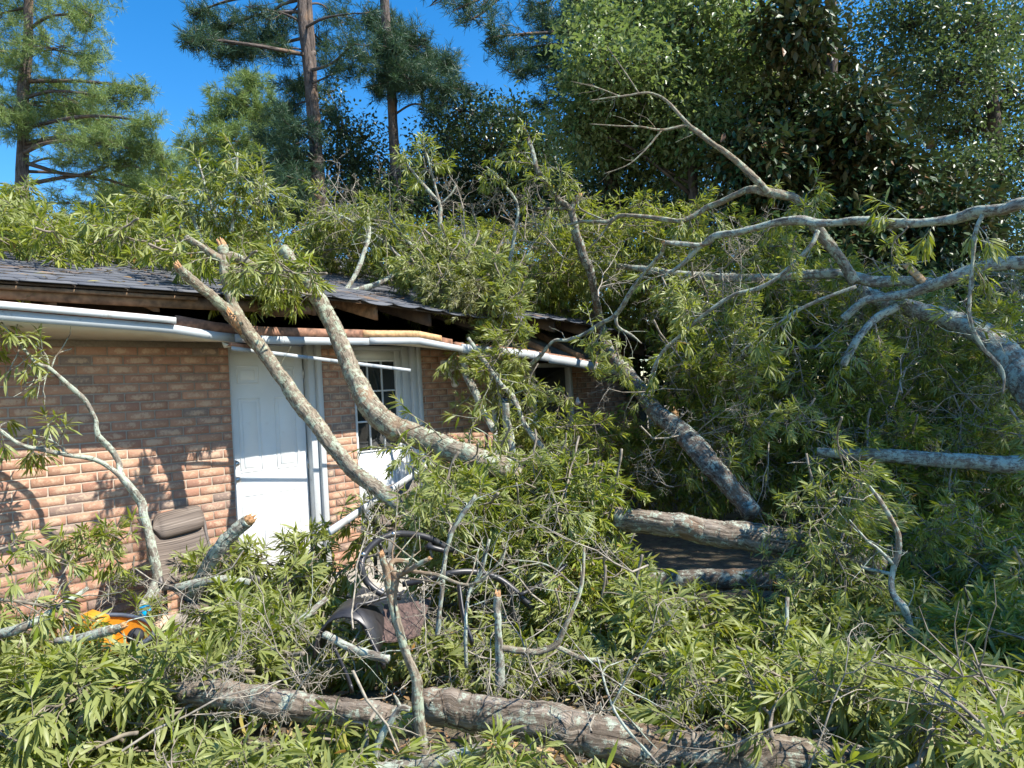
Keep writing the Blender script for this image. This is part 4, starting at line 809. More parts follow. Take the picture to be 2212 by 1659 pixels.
# everything finer in the tangle that nobody could count
def mass(name, label, regions, mat, lsize, seed, nl=10, detail_=False):
    """clumps of leaf whorls on short twigs; regions: (poly, clumps, whorls per clump, depth function, depth spread, clump radius)"""
    g = np.random.default_rng(seed); lv = Leaves(); tw = MB()
    for (poly, nc, nw_, D, spread, rad) in regions:
        us = [p[0] for p in poly]; vs = [p[1] for p in poly]
        for c_ in range(nc):
            for _ in range(60):
                u, v = g.uniform(min(us), max(us)), g.uniform(min(vs), max(vs))
                if inpoly(u, v, poly): break
            if D == 'roof': c0 = atroof(u, v, g.uniform(0, .12))
            elif D == 'ground':
                c0 = atground(u, v)
            else: c0 = at(u, v, D(u, v)+g.uniform(0, spread))
            d_ = g.normal(0, 1, 3)*np.array([1, 1, .5]); d_ /= np.linalg.norm(d_)
            tw.tube([c0-d_*rad, c0, c0+d_*rad], [.006, .005, .002], 4, cap=False)
            for w_ in range(nw_):
                x = d_*.6+g.normal(0, .8, 3)*np.array([1, 1, .6 if D in ('roof', 'ground') else 1]); x /= np.linalg.norm(x); b_ = c0+d_*rad*g.uniform(-.9, 1); p = b_+x*rad*g.uniform(.3, .9)
                if D in ('roof', 'ground'): p[2] = max(p[2], b_[2]-.03)
                if w_ % 2 == 0: tw.tube([b_, p], [.003, .0015], 3, cap=False)
                lv.whorl(p, x, int(g.integers(nl-2, nl+3)), lsize, g)
    o = lv.build(name, mat, None, g, detail_, .17, .16); tag(o, label, kind='stuff')
    o2 = tw.build(name+'_twigs', M_twig); tag(o2, 'fine twigs running through the '+label, kind='stuff')
def atground(u, v):
    r = ray(u, v); h = .12
    t = (h-EYE[2])/r[2]; p = EYE+r*t; p[2] = max(.01, h+rng.uniform(-.1, .1)); return p
mass('fallen_foliage', 'loose leaves and sprigs covering the ground between the logs',
 [([(-100, 1400), (300, 1400), (700, 1340), (1100, 1390), (1400, 1330), (2300, 1300), (2300, 1580), (1900, 1550), (1500, 1490), (1250, 1460), (950, 1450), (400, 1440), (-100, 1660)], 620, 6, 'ground', 0, .11),
  ([(-100, 1650), (330, 1640), (900, 1690), (1900, 1760), (-100, 1780)], 110, 5, 'ground', 0, .11), ([(300, 1590), (700, 1600), (1200, 1670), (1900, 1730), (1900, 1800), (300, 1780)], 110, 5, 'ground', 0, .09), ([(1900, 1550), (2300, 1560), (2300, 1780), (2000, 1780)], 90, 5, 'ground', 0, .11)], M_leaf, .1, 1, detail_=True)
mass('fallen_foliage', 'dim mass of leaves filling the fallen crown at right',
 [([(1480, 620), (1750, 600), (2211, 640), (2300, 760), (2300, 1000), (1600, 1000), (1500, 960), (1430, 820)], 230, 15, lambda u, v: rD(u, v)-.3, 2.6, .3),
  ([(1640, 980), (2300, 1000), (2300, 1250), (1800, 1140), (1600, 1100), (1350, 1100), (1250, 1020), (1060, 980), (1100, 900), (1350, 930), (1600, 920)], 190, 14, lambda u, v: 6.5-(v-900)/300*.8+(.9 if 1330 < u < 1680 else 0), 1.4, .27),
  ([(1800, 1180), (2300, 1150), (2300, 1520), (2050, 1450), (1880, 1420), (1780, 1330)], 110, 12, lambda u, v: 4.7-(v-1200)/300*.8, 1.0, .22),
  ([(2080, 1380), (2300, 1330), (2300, 1720), (2180, 1700), (2130, 1560)], 60, 9, lambda u, v: 3.3, .5, .18)], M_leaf, .105, 2)
mass('fallen_foliage', 'mass of leaves matted over the middle and far end of the roof',
 [([(640, 500), (760, 455), (900, 500), (1080, 490), (1250, 560), (1260, 640), (1130, 650), (870, 600), (700, 590), (630, 560)], 150, 12, lambda u, v: 8.2, 1.6, .3),
  ([(1180, 590), (1450, 590), (1520, 700), (1400, 740), (1250, 680), (1130, 640)], 110, 12, lambda u, v: 8.8, 1.0, .3),
  ([(1100, 480), (1260, 450), (1500, 450), (1700, 500), (1850, 560), (1780, 650), (1450, 620), (1250, 580)], 110, 12, lambda u, v: 8.0, 1.6, .3),
  ([(-60, 445), (90, 455), (250, 490), (330, 465), (560, 465), (620, 550), (560, 610), (470, 600), (400, 585), (330, 570), (200, 560), (0, 540), (-60, 535)], 150, 8, 'roof', 0, .2)], M_leaf, .105, 3)
mass('fallen_foliage', 'leaves of the bright drape hanging at the centre of the heap',
 [([(900, 1020), (1060, 1020), (1250, 1020), (1330, 1100), (1360, 1250), (1370, 1400), (1200, 1400), (1120, 1250), (980, 1160)], 120, 9, lambda u, v: 4.75-(v-1000)/400*.7, .6, .22),
  ([(880, 1060), (1150, 1050), (1250, 1300), (1050, 1340), (950, 1300)], 60, 8, lambda u, v: 4.9, .4, .2)], M_leaf, .1, 4)

mb = MB(); a_, b_ = atw(492, 668, .80), atw(523, 722, .86)
for k in range(4):
    o_ = rng.normal(0, .008, 3); mb.tube([a_+o_, (a_+b_)/2+o_*1.5+WN*.012, b_+o_*.5], [.004, .014, .003], 5)
fl_ = [o for o in bpy.data.objects if o.name.startswith('forked_limb')][0]; mb.build('split_bark', M_wound, fl_)
lit = Leaves(); P_ = []; X_ = []
for k in range(1500):
    u, v = rng.uniform(-60, 900), rng.uniform(520, 660); p = atroof(u, v, .012)
    o_ = (p-wp(0, 0, 0))@WN
    if o_ > EO or (o_ > .25 and rng.random() < .5): continue
    a = rng.uniform(0, 6.28); P_.append(p); X_.append([math.cos(a), math.sin(a), rng.normal(0, .12)])
lit.P = [np.array(P_)]; lit.X = [np.array(X_)]; lit.S = [rng.uniform(.04, .1, len(P_))]
tag(lit.build('roof_litter', leafmat('dry_leaf', [(0, (.2, .11, .05)), (.5, (.36, .22, .1)), (.8, (.2, .2, .05)), (1, (.45, .34, .18))], (.3, .2, .1), (.3, .2, .05), .7, .1), None, rng, False, .12, .05), 'brown leaves and needles littering the shingles', kind='stuff')
lit = Leaves(); P_ = []; X_ = []
for k in range(2600):
    p = atground(rng.uniform(-50, 2250), rng.uniform(1320, 1750)); p[2] = rng.uniform(.005, .04); a = rng.uniform(0, 6.28); P_.append(p); X_.append([math.cos(a), math.sin(a), rng.normal(0, .2)])
lit.P = [np.array(P_)]; lit.X = [np.array(X_)]; lit.S = [rng.uniform(.05, .11, len(P_))]
tag(lit.build('ground_litter', bpy.data.materials['dry_leaf'], None, rng, False, .22, .1), 'dry fallen leaves on the ground under the heap', kind='stuff')
# bare twiggy branches
def make_bare(name, seed):
    g = np.random.default_rng(seed); root = bpy.data.objects.new(name, None); link(root); W = MB()
    def grow(p, d, L, r, lv_):
        P = [p]; q = p.copy(); dd = d.copy(); n_ = 6
        for i in range(n_): dd = dd+g.normal(0, .2, 3); dd /= np.linalg.norm(dd); q = q+dd*L/n_; P.append(q.copy())
        W.tube(P, np.linspace(r, max(.0012, r*.4), n_+1), 5, .1, cap=False)
        if lv_ < 3:
            for i in range(1, n_+1):
                for _ in range(1 if lv_ == 0 else 1):
                    if g.random() < .8: x = dd*.5+g.normal(0, .6, 3); grow(P[i], x/np.linalg.norm(x), L*g.uniform(.25, .5), r*.5, lv_+1)
    grow(np.zeros(3), np.array([1., 0, 0]), .95, .0075, 0)
    st = W.build('stem', M_twigpale, root); st.matrix_parent_inverse = Matrix(); return root, [st]
M_twigpale = simple('pale_twig', (.33, .285, .22), .85, 0, 25, .35)
TB = [make_bare('bare_branch', 80+i) for i in range(4)]
def bare(poly, cnt, D, sc_, lab, dirf=anyd):
    us = [p[0] for p in poly]; vs = [p[1] for p in poly]; k = 0
    while k < cnt:
        u, v = rng.uniform(min(us), max(us)), rng.uniform(min(vs), max(vs))
        if not inpoly(u, v, poly): continue
        s_ = rng.uniform(*sc_); X = np.array(dirf(), float); X /= np.linalg.norm(X)
        b_ = bough(int(rng.integers(100)), at(u, v, D(u, v)+rng.uniform(-.2, .3))-X*.4*s_, X, s_, lab, 'bare twiggy branches in the tangle', tpl=TB); b_['category'] = 'bare branch'; k += 1
bare([(1250, 560), (2200, 560), (2200, 950), (1450, 1000), (1350, 800)], 30, lambda u, v: rD(u, v)-.5, (.8, 1.2), 'bare twiggy branch in the shaded tangle at right')
bare([(1100, 950), (1650, 900), (2200, 1000), (2200, 1350), (1700, 1100), (1300, 1050)], 18, lambda u, v: 5.9-(v-1000)/400, (.5, .9), 'bare twiggy branch in the deep shade around the logs')
bare([(700, 1250), (1350, 1200), (1350, 1400), (700, 1420)], 7, lambda u, v: 3.3, (.5, .8), 'bare twiggy branch among the curved chair frames')
bare([(0, 1430), (2100, 1430), (2100, 1600), (0, 1620)], 20, lambda u, v: frontD(u, v)-.15, (.4, .7), 'bare twiggy branch over the sunlit foreground heap')
bare([(650, 430), (1250, 450), (1300, 600), (700, 580)], 16, lambda u, v: 7.8, (.8, 1.2), 'bare twiggy branch standing out of the roof heap', rise)
bare([(0, 1250), (500, 1280), (500, 1400), (0, 1400)], 8, lambda u, v: 3.7, (.4, .7), 'bare twiggy branch at the foot of the brick wall')

# ------------------------------------------------------------------ patio furniture and clutter
M_sling = None
m, t, o = nt('sling_weave'); tc = N(t, 'ShaderNodeTexCoord'); uvn = N(t, 'ShaderNodeUVMap'); uvn.uv_map = 'UVMap'
mp = N(t, 'ShaderNodeMapping'); mp.inputs['Scale'].default_value = (1.2, 95, 1); t.links.new(uvn.outputs[0], mp.inputs[0])
nz = N(t, 'ShaderNodeTexNoise'); nz.inputs['Scale'].default_value = 1.0; nz.inputs['Detail'].default_value = 3; t.links.new(mp.outputs[0], nz.inputs['Vector'])
b = N(t, 'ShaderNodeBsdfPrincipled'); b.inputs['Roughness'].default_value = .75
t.links.new(ramp(t, nz.outputs[0], [(.36, (.05, .038, .03)), (.46, (.115, .088, .07)), (.58, (.15, .118, .095)), (.68, (.25, .205, .165))]), b.inputs['Base Color'])
bp = N(t, 'ShaderNodeBump'); bp.inputs['Strength'].default_value = .4; bp.inputs['Distance'].default_value = .003; t.links.new(nz.outputs[0], bp.inputs['Height']); t.links.new(bp.outputs[0], b.inputs['Normal']); t.links.new(b.outputs[0], o.inputs[0]); M_sling = m
M_frame = simple('taupe_frame', (.13, .115, .105), .45, 0, 30, .12, .2)
M_dark = simple('dark_metal', (.045, .043, .045), .4, 0, 30, .15, .3)
def sheet(c00, c10, c01, c11, bulge, nrm, nu=8, nv=14, thick=.006, prof=None):
    """c00 top left, c10 top right, c01 bottom left, c11 bottom right"""
    V = []; UV = []; F = []
    for sgn in (0, 1):
        for j in range(nv+1):
            for i in range(nu+1):
                a, b_ = i/nu, j/nv
                p = (c00*(1-a)+c10*a)*(1-b_)+(c01*(1-a)+c11*a)*b_
                h = bulge*math.sin(math.pi*a)*-.6+(prof(b_) if prof else 0)
                V.append(p+nrm*(h-thick*sgn)); UV.append((a*.5, b_*.6))
    n1 = (nu+1)*(nv+1)
    for j in range(nv):
        for i in range(nu):
            a = j*(nu+1)+i; F += [[a, a+1, a+nu+2, a+nu+1], [n1+a, n1+a+nu+1, n1+a+nu+2, n1+a+1]]
    return V, F, UV
ch = empty('patio_chair', pt(400, 1330, 4.9), 'tan striped sling patio chair with a padded headrest against the brick', 'chair')
A, B_, Cc, Dd = at(310, 1122, 4.95), at(424, 1098, 5.3), at(356, 1262, 4.6), at(460, 1232, 4.95)
nrm = np.cross(B_-A, Cc-A); nrm /= np.linalg.norm(nrm); nrm = nrm if nrm@(EYE-A) > 0 else -nrm
mb = MB(); mb.add(*sheet(A, B_, Cc, Dd, .03, nrm, prof=lambda t_: .02*math.sin(t_*3.1))); back = mb.build('backrest', M_sling, ch, True)
# headrest pillow
P0, P1 = (A+at(340, 1184, 4.87))/2+nrm*.05, (B_+at(446, 1150, 5.2))/2+nrm*.05
dv = (Cc-A)/np.linalg.norm(Cc-A); V = []; F = []; UV = []
for i in range(13):
    a = i/12; c_ = P0*(1-a)+P1*a; e_ = (1-(2*a-1)**8)**.5*.9+.1
    for j in range(16):
        an = j/16*2*math.pi; V.append(c_+dv*math.cos(an)*.112*e_+nrm*(math.sin(an)*.055*e_)); UV.append((a*.5, j/16*.5))
for i in range(12):
    for j in range(16): q = (j+1) % 16; F.append([i*16+j, i*16+q, (i+1)*16+q, (i+1)*16+j])
F += [list(range(16)), [12*16+j for j in range(16)][::-1]]
mb = MB(); mb.add(V, F, UV); mb.build('headrest', M_sling, ch, True)
def rail(pts, r, n=8): m_ = MB(); c_ = crv(np.array(pts), sub=6); m_.tube(c_, r, n); return m_
off = -dv*.02
ex_ = (A-B_)/np.linalg.norm(A-B_)*.02
rail([A+ex_-dv*.03-nrm*.01, A+ex_+dv*.12+nrm*.02, (A+Cc)/2+ex_+nrm*.012, Cc+ex_], .017).build('frame_rail', M_frame, ch, True)
rail([B_-ex_-dv*.02-nrm*.02, B_-ex_+dv*.12, (B_+Dd)/2-ex_, Dd-ex_], .013).build('frame_rail', M_frame, ch, True)
rail([Cc+ex_-np.array([0, 0, .02]), at(440, 1272, 4.5), at(520, 1258, 4.4), at(552, 1247, 4.35), at(562, 1262, 4.35), at(566, 1300, 4.35)], .014).build('armrest', M_frame, ch, True)
se = sheet(Cc, Dd, at(440, 1330, 4.3), at(560, 1310, 4.6), .03, np.array([0, 0, 1.])); mb = MB(); mb.add(*se); mb.build('seat', M_sling, ch, True)
for (u, v, Y) in ((440, 1335, 4.3), (565, 1300, 4.35), (356, 1262, 4.7), (460, 1240, 4.95)):
    p = at(u, v, Y); rail([p, p*np.array([1, 1, .5]), p*np.array([1, 1, 0])], .012).build('leg', M_frame, ch, True)
ch2 = empty('patio_chair', pt(850, 1200, 5.4), 'second sling chair, tipped and mostly buried behind the lower end of the limbs', 'chair')
A, B_, Cc, Dd = at(812, 1060, 5.5), at(905, 1020, 5.9), at(808, 1160, 5.2), at(900, 1150, 5.6); nrm = np.array([0, -1., .2]); nrm /= np.linalg.norm(nrm)
mb = MB(); mb.add(*sheet(A, B_, Cc, Dd, .03, nrm)); mb.build('backrest', M_sling, ch2, True)
rail([A, (A+Cc)/2+nrm*.02, Cc, Cc-np.array([0, 0, .3])], .014).build('frame_rail', M_frame, ch2, True); rail([B_, (B_+Dd)/2, Dd, Dd-np.array([0, 0, .3])], .014).build('frame_rail', M_frame, ch2, True)
# overturned chairs with curved flat-bar frames
def bar(pts, w, tck):
    C = crv(np.array([at(*p) for p in pts]), sub=7); m_ = MB(); V = []; F = []
    T = np.gradient(C, axis=0); T /= np.linalg.norm(T, axis=1)[:, None]; side = np.array([.35, -.9, .25]); side /= np.linalg.norm(side)
    for p, t_ in zip(C, T):
        n_ = np.cross(t_, side); n_ /= np.linalg.norm(n_); s_ = np.cross(n_, t_)
        for (a, b_) in ((-1, -1), (1, -1), (1, 1), (-1, 1)): V.append(p+s_*a*w+n_*b_*tck)
    k = len(C)
    for i in range(k-1):
        for j in range(4): q = (j+1) % 4; F.append([i*4+j, i*4+q, (i+1)*4+q, (i+1)*4+j])
    F += [[3, 2, 1, 0], [(k-1)*4+j for j in range(4)]]
    m_.add(V, F); return m_
oc = empty('rocking_chair', pt(870, 1320, 3.7), 'overturned chair with a large round flat-bar frame in the middle of the heap', 'chair')
bar([(965, 1185, 4.0), (930, 1164, 3.95), (895, 1155, 3.9), (850, 1154, 3.8), (812, 1170, 3.75), (787, 1198, 3.7), (780, 1225, 3.65), (793, 1258, 3.65), (825, 1283, 3.65), (862, 1290, 3.7)], .02, .015).build('curved_frame', M_dark, oc)
bar([(960, 1190, 3.9), (925, 1180, 3.9), (950, 1178, 4.1), (985, 1192, 4.2)], .018, .012).build('curved_frame', M_dark, oc)
bar([(818, 1172, 3.75), (828, 1200, 3.78), (845, 1250, 3.8), (862, 1290, 3.8)], .022, .006).build('brace', M_dark, oc)
sh_ = sheet(at(830, 1305, 3.7), at(930, 1290, 4.0), at(815, 1385, 3.4), at(905, 1372, 3.7), .02, np.array([0, -.3, 1.])); mb = MB(); mb.add(*sh_); mb.build('seat', simple('reddish_mesh', (.10, .062, .052), .8, .4, 60, .4), oc, True)
bar([(862, 1282, 3.6), (800, 1300, 3.5), (768, 1312, 3.45), (785, 1350, 3.35), (806, 1395, 3.3), (830, 1440, 3.25)], .028, .007).build('arm_bar', M_dark, oc)
bar([(990, 1262, 3.6), (1000, 1330, 3.5), (1020, 1390, 3.4)], .02, .006).build('arm_bar', M_dark, oc)
for (u, v) in ((849, 1154), (784, 1198), (825, 1275)):
    mb = MB(); c_ = at(u, v, 3.66); ellip(mb, c_, np.array([.012, 0, 0]), np.array([0, .006, 0]), np.array([0, 0, .012]), 8, 5); mb.build('bolt', M_metal, oc, True)
oc2 = empty('rocking_chair', pt(1050, 1300, 3.9), 'second dark curved chair frame showing right of the round one', 'chair')
bar([(870, 1262, 3.9), (920, 1252, 3.9), (970, 1238, 3.9), (1020, 1235, 3.95), (1070, 1247, 4.0), (1110, 1275, 4.0), (1150, 1315, 4.0)], .02, .015).build('curved_frame', M_dark, oc2)
bar([(1098, 1270, 4.0), (1104, 1310, 4.0), (1108, 1350, 4.0)], .025, .008).build('brace', M_dark, oc2)
bar([(1120, 1285, 3.95), (1180, 1255, 4.1), (1220, 1220, 4.2)], .025, .008).build('brace', M_dark, oc2)
oc3 = empty('dark_seat_shell', pt(755, 1380, 3.45), 'dark rounded chair back lying in shadow left of the sapling stem', 'chair')
V = []; F = []
for i in range(13):
    a = math.pi*(.02+.96*i/12)
    for (w_, r_) in ((-.12, 1), (.12, 1), (.12, .94), (-.12, .94)):
        V.append(at(760, 1400, 3.45)+np.array([-math.cos(a)*.15*r_, w_*1.2, math.sin(a)*.2*r_]))
for i in range(12):
    for j in range(4): q = (j+1) % 4; F.append([i*4+j, i*4+q, (i+1)*4+q, (i+1)*4+j])
F += [[3, 2, 1, 0], [48, 49, 50, 51]]
mb = MB(); mb.add(V, F); mb.build('shell', M_dark, oc3)
bar([(722, 1400, 3.3), (745, 1450, 3.2), (760, 1490, 3.1)], .02, .006).build('leg', M_dark, oc3)

# yellow plastic toy with dark rim, blue cup, orange lid, beige pot
M_yel = simple('yellow_plastic', (.72, .30, .025), .4, 0, 14, .15); M_rim = simple('slate_plastic', (.07, .085, .11), .5, 0, 20, .2)
ty = empty('plastic_toy', pt(240, 1400, 3.6), 'orange-yellow plastic toy shell with a slate rim half under the leaves', 'toy')
c0 = at(240, 1366, 3.6); ax_ = np.array([.17, .02, -.05]); ay_ = np.array([.03, .13, .03]); az_ = np.array([.04, -.04, .10])
V = []; F = []; UV = []
for j in range(7):
    ph = j/6*1.3
    for i in range(24):
        a = i/24*2*math.pi; V.append(c0+ax_*math.cos(a)*(1-.45*ph/1.3)+ay_*math.sin(a)*(1-.45*ph/1.3)-az_*ph*.9)
for j in range(6):
    for i in range(24): q = (i+1) % 24; F.append([j*24+i, j*24+q, (j+1)*24+q, (j+1)*24+i])
F.append([6*24+i for i in range(24)])
mb = MB(); mb.add(V, F); mb.build('shell', M_yel, ty, True)
mb = MB(); mb.tube([c0+ax_*math.cos(a)*1.04+ay_*math.sin(a)*1.04+az_*.05 for a in np.linspace(0, 2*math.pi, 25)], .012, 8); mb.build('rim', M_rim, ty, True)
mb = MB(); q0 = at(291, 1377, 3.45); mb.tube([q0, q0+np.array([-.02, .05, -.005])], [.036, .036], 18); mb.tube([q0+np.array([0, -.003, 0]), q0+np.array([-.001, -.005, 0])], [.022, .02], 14); mb.build('wheel', M_blk, ty, True)
mb = MB(); mb.box(at(200, 1350, 3.5), np.array([.05, 0, -.02]), np.array([.0, .05, 0]), np.array([.02, 0, .05]), .012); mb.box(at(229, 1390, 3.4), np.array([.04, 0, -.01]), np.array([0, .02, 0]), np.array([.0, 0, .05]), .01); mb.build('handle', M_yel, ty)
def cup(nm, c_, r0, r1, h, mat, lb, cat, tilt=(0, 0, 1.)):
    T = np.array(tilt, float); T /= np.linalg.norm(T); mb = MB()
    mb.tube([c_, c_+T*h, c_+T*(h+.003), c_+T*.02, c_+T*.015], [r0, r1, r1*.9, r0*.85, .001], 20)
    return tag(mb.build(nm, mat, None, True), lb, cat)
cup('plastic_cup', at(314, 1336, 4.3), .028, .036, .07, simple('blue_plastic', (.0, .36, .72), .35), 'bright blue plastic cup at the foot of the brick wall', 'cup', (.2, -.3, 1))
cup('plastic_plate', at(343, 1320, 4.6), .04, .045, .015, simple('orange_plastic', (.75, .25, .05), .45), 'orange plastic plate right behind the blue cup', 'plate', (.1, -.5, 1))
cup('plant_pot', at(352, 1374, 4.0), .05, .07, .09, simple('terracotta_pale', (.6, .42, .29), .8, .3), 'pale beige plant pot poking out beneath the leaves', 'pot', (-.3, -.3, 1))

# ------------------------------------------------------------------ standing trees behind
def trunk(root, pts, mat, n=14, rough=.07):
    P = np.array([list(at(u, v, D)) for (u, v, D, r) in pts]); rr = np.array([r*D/FOC for (u, v, D, r) in pts])
    if P[0, 2] > .1:
        d_ = P[0]-P[1]; k = P[0, 2]/max(.5, -d_[2]) if d_[2] < 0 else 0; b_ = P[0]+d_*k; b_[2] = -.1
        P = np.vstack([b_, P]); rr = np.concatenate([[rr[0]*1.35], rr])
    C = crv(np.hstack([P, rr[:, None]]), sub=8); mb = MB(); mb.tube(C[:, :3], C[:, 3], n, rough, seed=3); mb.build('trunk', mat, root, True); return C
def tree_root(name, C0, label, cat='tree', group=None):
    return empty(name, C0, label, cat, group)
def ndl(n, L, g, w=.0045):
    pass
def pine(label, tr, blobs, mat, bmat, seed, needle=.17, nw=.007, extra=()):
    """blobs: (u, v, ru, rv, n_tufts, [depth offset])"""
    g = np.random.default_rng(seed); base = at(*tr[0][:3]); base[2] = 0; root = tree_root('pine_tree', base, label)
    C = trunk(root, tr, bmat); D0 = tr[0][2]
    for e_ in extra: trunk(root, e_, bmat)
    LB = MB(); TP = []; TD = []
    for bl in blobs:
        u, v, ru, rv, n_ = bl[:5]; dz = bl[5] if len(bl) > 5 else g.uniform(-1.2, 1.2)
        c_ = at(u, v, D0+dz); k = np.argmin(np.abs(C[:, 2]-(c_[2]+.18*abs(c_[0]-C[:, 0])-.1))); a = C[k, :3]
        sx, sz = ru*D0/FOC, rv*D0/FOC; h = np.linalg.norm(c_-a)
        mid = (a+c_)/2+np.array([0, 0, .06*h])+g.normal(0, .05*h+.02, 3)
        ex_ = c_+(c_-a)/max(h, .1)*sx*.7*min(1, h); ex_[2] -= .05*h
        cc = crv(np.array([a, mid, c_, ex_]), sub=6)
        r0 = max(.018, min(.055, .012+.016*h)); LB.tube(cc, np.linspace(r0, .006, len(cc)), 7, .08)
        for j in range(n_):
            q = g.normal(0, .5, 3); q *= min(1, 1.15/np.linalg.norm(q)); p = c_+q*np.array([sx, max(sx, sz)*.9, sz])*1.1
            i = g.integers(len(cc)//3, len(cc)); s_ = cc[i]; m_ = (s_+p)/2+g.normal(0, .05, 3)+np.array([0, 0, -.03])
            if j % 3 == 0: LB.tube([s_, m_, p], [.009, .006, .004], 4, cap=False)
            d_ = (p-s_); d_ /= np.linalg.norm(d_)+1e-6; d_ = d_*.8+g.normal(0, .35, 3)+np.array([0, 0, .25]); d_ /= np.linalg.norm(d_)
            for q_ in range(3): TP.append(p-d_*.09*q_+g.normal(0, .03, 3)); TD.append(d_)
    LB.build('limbs', bmat, root, True)
    TP = np.array(TP); TD = np.array(TD); K = 15
    P = np.repeat(TP, K, 0); X = np.repeat(TD, K, 0)*g.uniform(.1, 1.1, (len(P), 1))+g.normal(0, .62, (len(P), 3)); X /= np.linalg.norm(X, axis=1)[:, None]
    P = P-np.repeat(TD, K, 0)*g.uniform(0, .08, (len(P), 1))
    V0 = np.array([[0, -.5*nw/needle, 0], [0, .5*nw/needle, 0], [.6, .45*nw/needle, -.02], [1, 0, -.09]]); F0 = np.array([[0, 1, 2], [0, 2, 3]])
    V, F = place(V0, F0, P, basis(X, g), needle*g.uniform(.7, 1.15, len(P)))
    mesh('crown', V, F, mat, root); return root
def broad(name, label, tr, blobs, mat, bmat, seed, size=.085, w=.5, dens=1.0, depth=1.3, limbs=True, hollow=.35):
    g = np.random.default_rng(seed); base = at(*tr[0][:3]); base[2] = 0; root = tree_root(name, base, label)
    C = trunk(root, tr, bmat); D0 = tr[0][2]; LB = MB(); PP = []; XX = []
    for bl in blobs:
        u, v, ru, rv, n_ = bl[:5]; dz = bl[5] if len(bl) > 5 else g.uniform(-depth, depth)
        c_ = at(u, v, D0+dz); sx, sz = ru*D0/FOC, rv*D0/FOC
        k = np.argmin(np.abs(C[:, 2]-(c_[2]-.5*abs(c_[0]-C[:, 0])-.2))); a = C[k, :3]; h = np.linalg.norm(c_-a)
        if limbs: cc = crv(np.array([a, (a+c_)/2+g.normal(0, .05*h, 3), c_]), sub=5); LB.tube(cc, np.linspace(max(.02, .01+.012*h), .008, len(cc)), 6, .08)
        n_ = int(n_*dens); nc = max(3, n_//26)
        q = g.normal(0, 1, (nc, 3)); q /= np.linalg.norm(q, axis=1)[:, None]; q *= (hollow+(1-hollow)*g.random((nc, 1)))**.6
        cl = c_+q*np.array([sx, max(sx, sz)*.8, sz])
        for i in range(0, nc, 2): LB.tube([c_, (c_+cl[i])/2+g.normal(0, .04, 3), cl[i]], [.012, .008, .004], 4, cap=False)
        cs = .17*max(.6, sx)**.5+.06
        idx = g.integers(0, nc, n_); p = cl[idx]+g.normal(0, cs, (n_, 3))*np.array([1, 1, .75]); PP.append(p)
        x = (p-cl[idx])/cs*.5+g.normal(0, .6, (n_, 3))+np.array([0, 0, -.35]); XX.append(x)
    if LB.n: LB.build('limbs', bmat, root, True)
    P = np.concatenate(PP); X = np.concatenate(XX)
    V0 = np.array([[0, 0, 0], [.45, w*.5, .06], [1, 0, -.1], [.45, -w*.5, .06]]); F0 = np.array([[0, 3, 2], [0, 2, 1]])
    V, F = place(V0, F0, P, basis(X, g), size*g.uniform(.6, 1.2, len(P)))
    mesh('crown', V, F, mat, root); return root

pine('tall sunlit pine at the far left edge with a bare lower trunk',
 [(48, 470, 17, 13), (48, 380, 17, 12), (50, 300, 17, 12), (50, 200, 17, 11), (60, 100, 17, 10), (62, 0, 17, 9), (64, -150, 17, 7)],
 [(60, 20, 110, 70, 110), (180, 30, 50, 50, 60), (100, 110, 110, 60, 110), (190, 130, 45, 40, 45), (20, 130, 60, 60, 50), (120, 200, 100, 45, 110), (60, 245, 90, 45, 110), (150, 240, 70, 40, 90), (30, 260, 50, 40, 60), (230, 210, 60, 30, 60), (300, 190, 35, 28, 32), (225, 265, 70, 35, 70), (310, 262, 35, 24, 28), (240, 310, 70, 30, 80), (310, 310, 45, 30, 40), (170, 300, 60, 25, 50), (260, 350, 70, 28, 70), (330, 330, 35, 22, 26), (240, 400, 90, 30, 80), (180, 440, 90, 28, 50), (320, 420, 60, 30, 50), (140, 350, 50, 20, 25), (-30, 40, 70, 90, 60), (-20, 220, 50, 60, 50), (60, -60, 140, 60, 60), (200, -40, 60, 60, 30)],
 M_needleL, M_barkpine, 21, .19, .009)
pine('dark double-stemmed pine left of centre standing against the blue sky',
 [(698, 480, 14, 16), (692, 420, 14, 15), (683, 330, 14, 14), (675, 230, 14, 13), (664, 130, 14, 12), (655, 50, 14, 11), (650, -60, 14, 9)],
 [(440, 20, 45, 22, 24), (430, 85, 40, 25, 34), (490, 60, 60, 28, 60), (500, 105, 60, 24, 80), (570, 80, 50, 30, 80), (560, 20, 50, 25, 20), (620, 40, 45, 40, 34), (610, 110, 45, 25, 28), (650, 190, 50, 35, 60, .5), (620, 240, 50, 30, 60, .3), (640, 280, 50, 40, 60), (590, 290, 40, 25, 30), (630, 340, 50, 40, 60), (640, 390, 60, 35, 50), (560, 370, 50, 30, 36), (730, 40, 50, 30, 18), (760, 100, 50, 30, 26), (740, 150, 45, 25, 24), (720, 250, 40, 30, 20), (700, 100, 30, 60, 30), (760, 30, 50, 25, 14)],
 M_needleD, M_barkpine, 22, .18, .008, extra=([(676, 200, 14.05, 9), (674, 120, 14.05, 8), (668, 40, 14.05, 8), (664, -60, 14.05, 7)],))
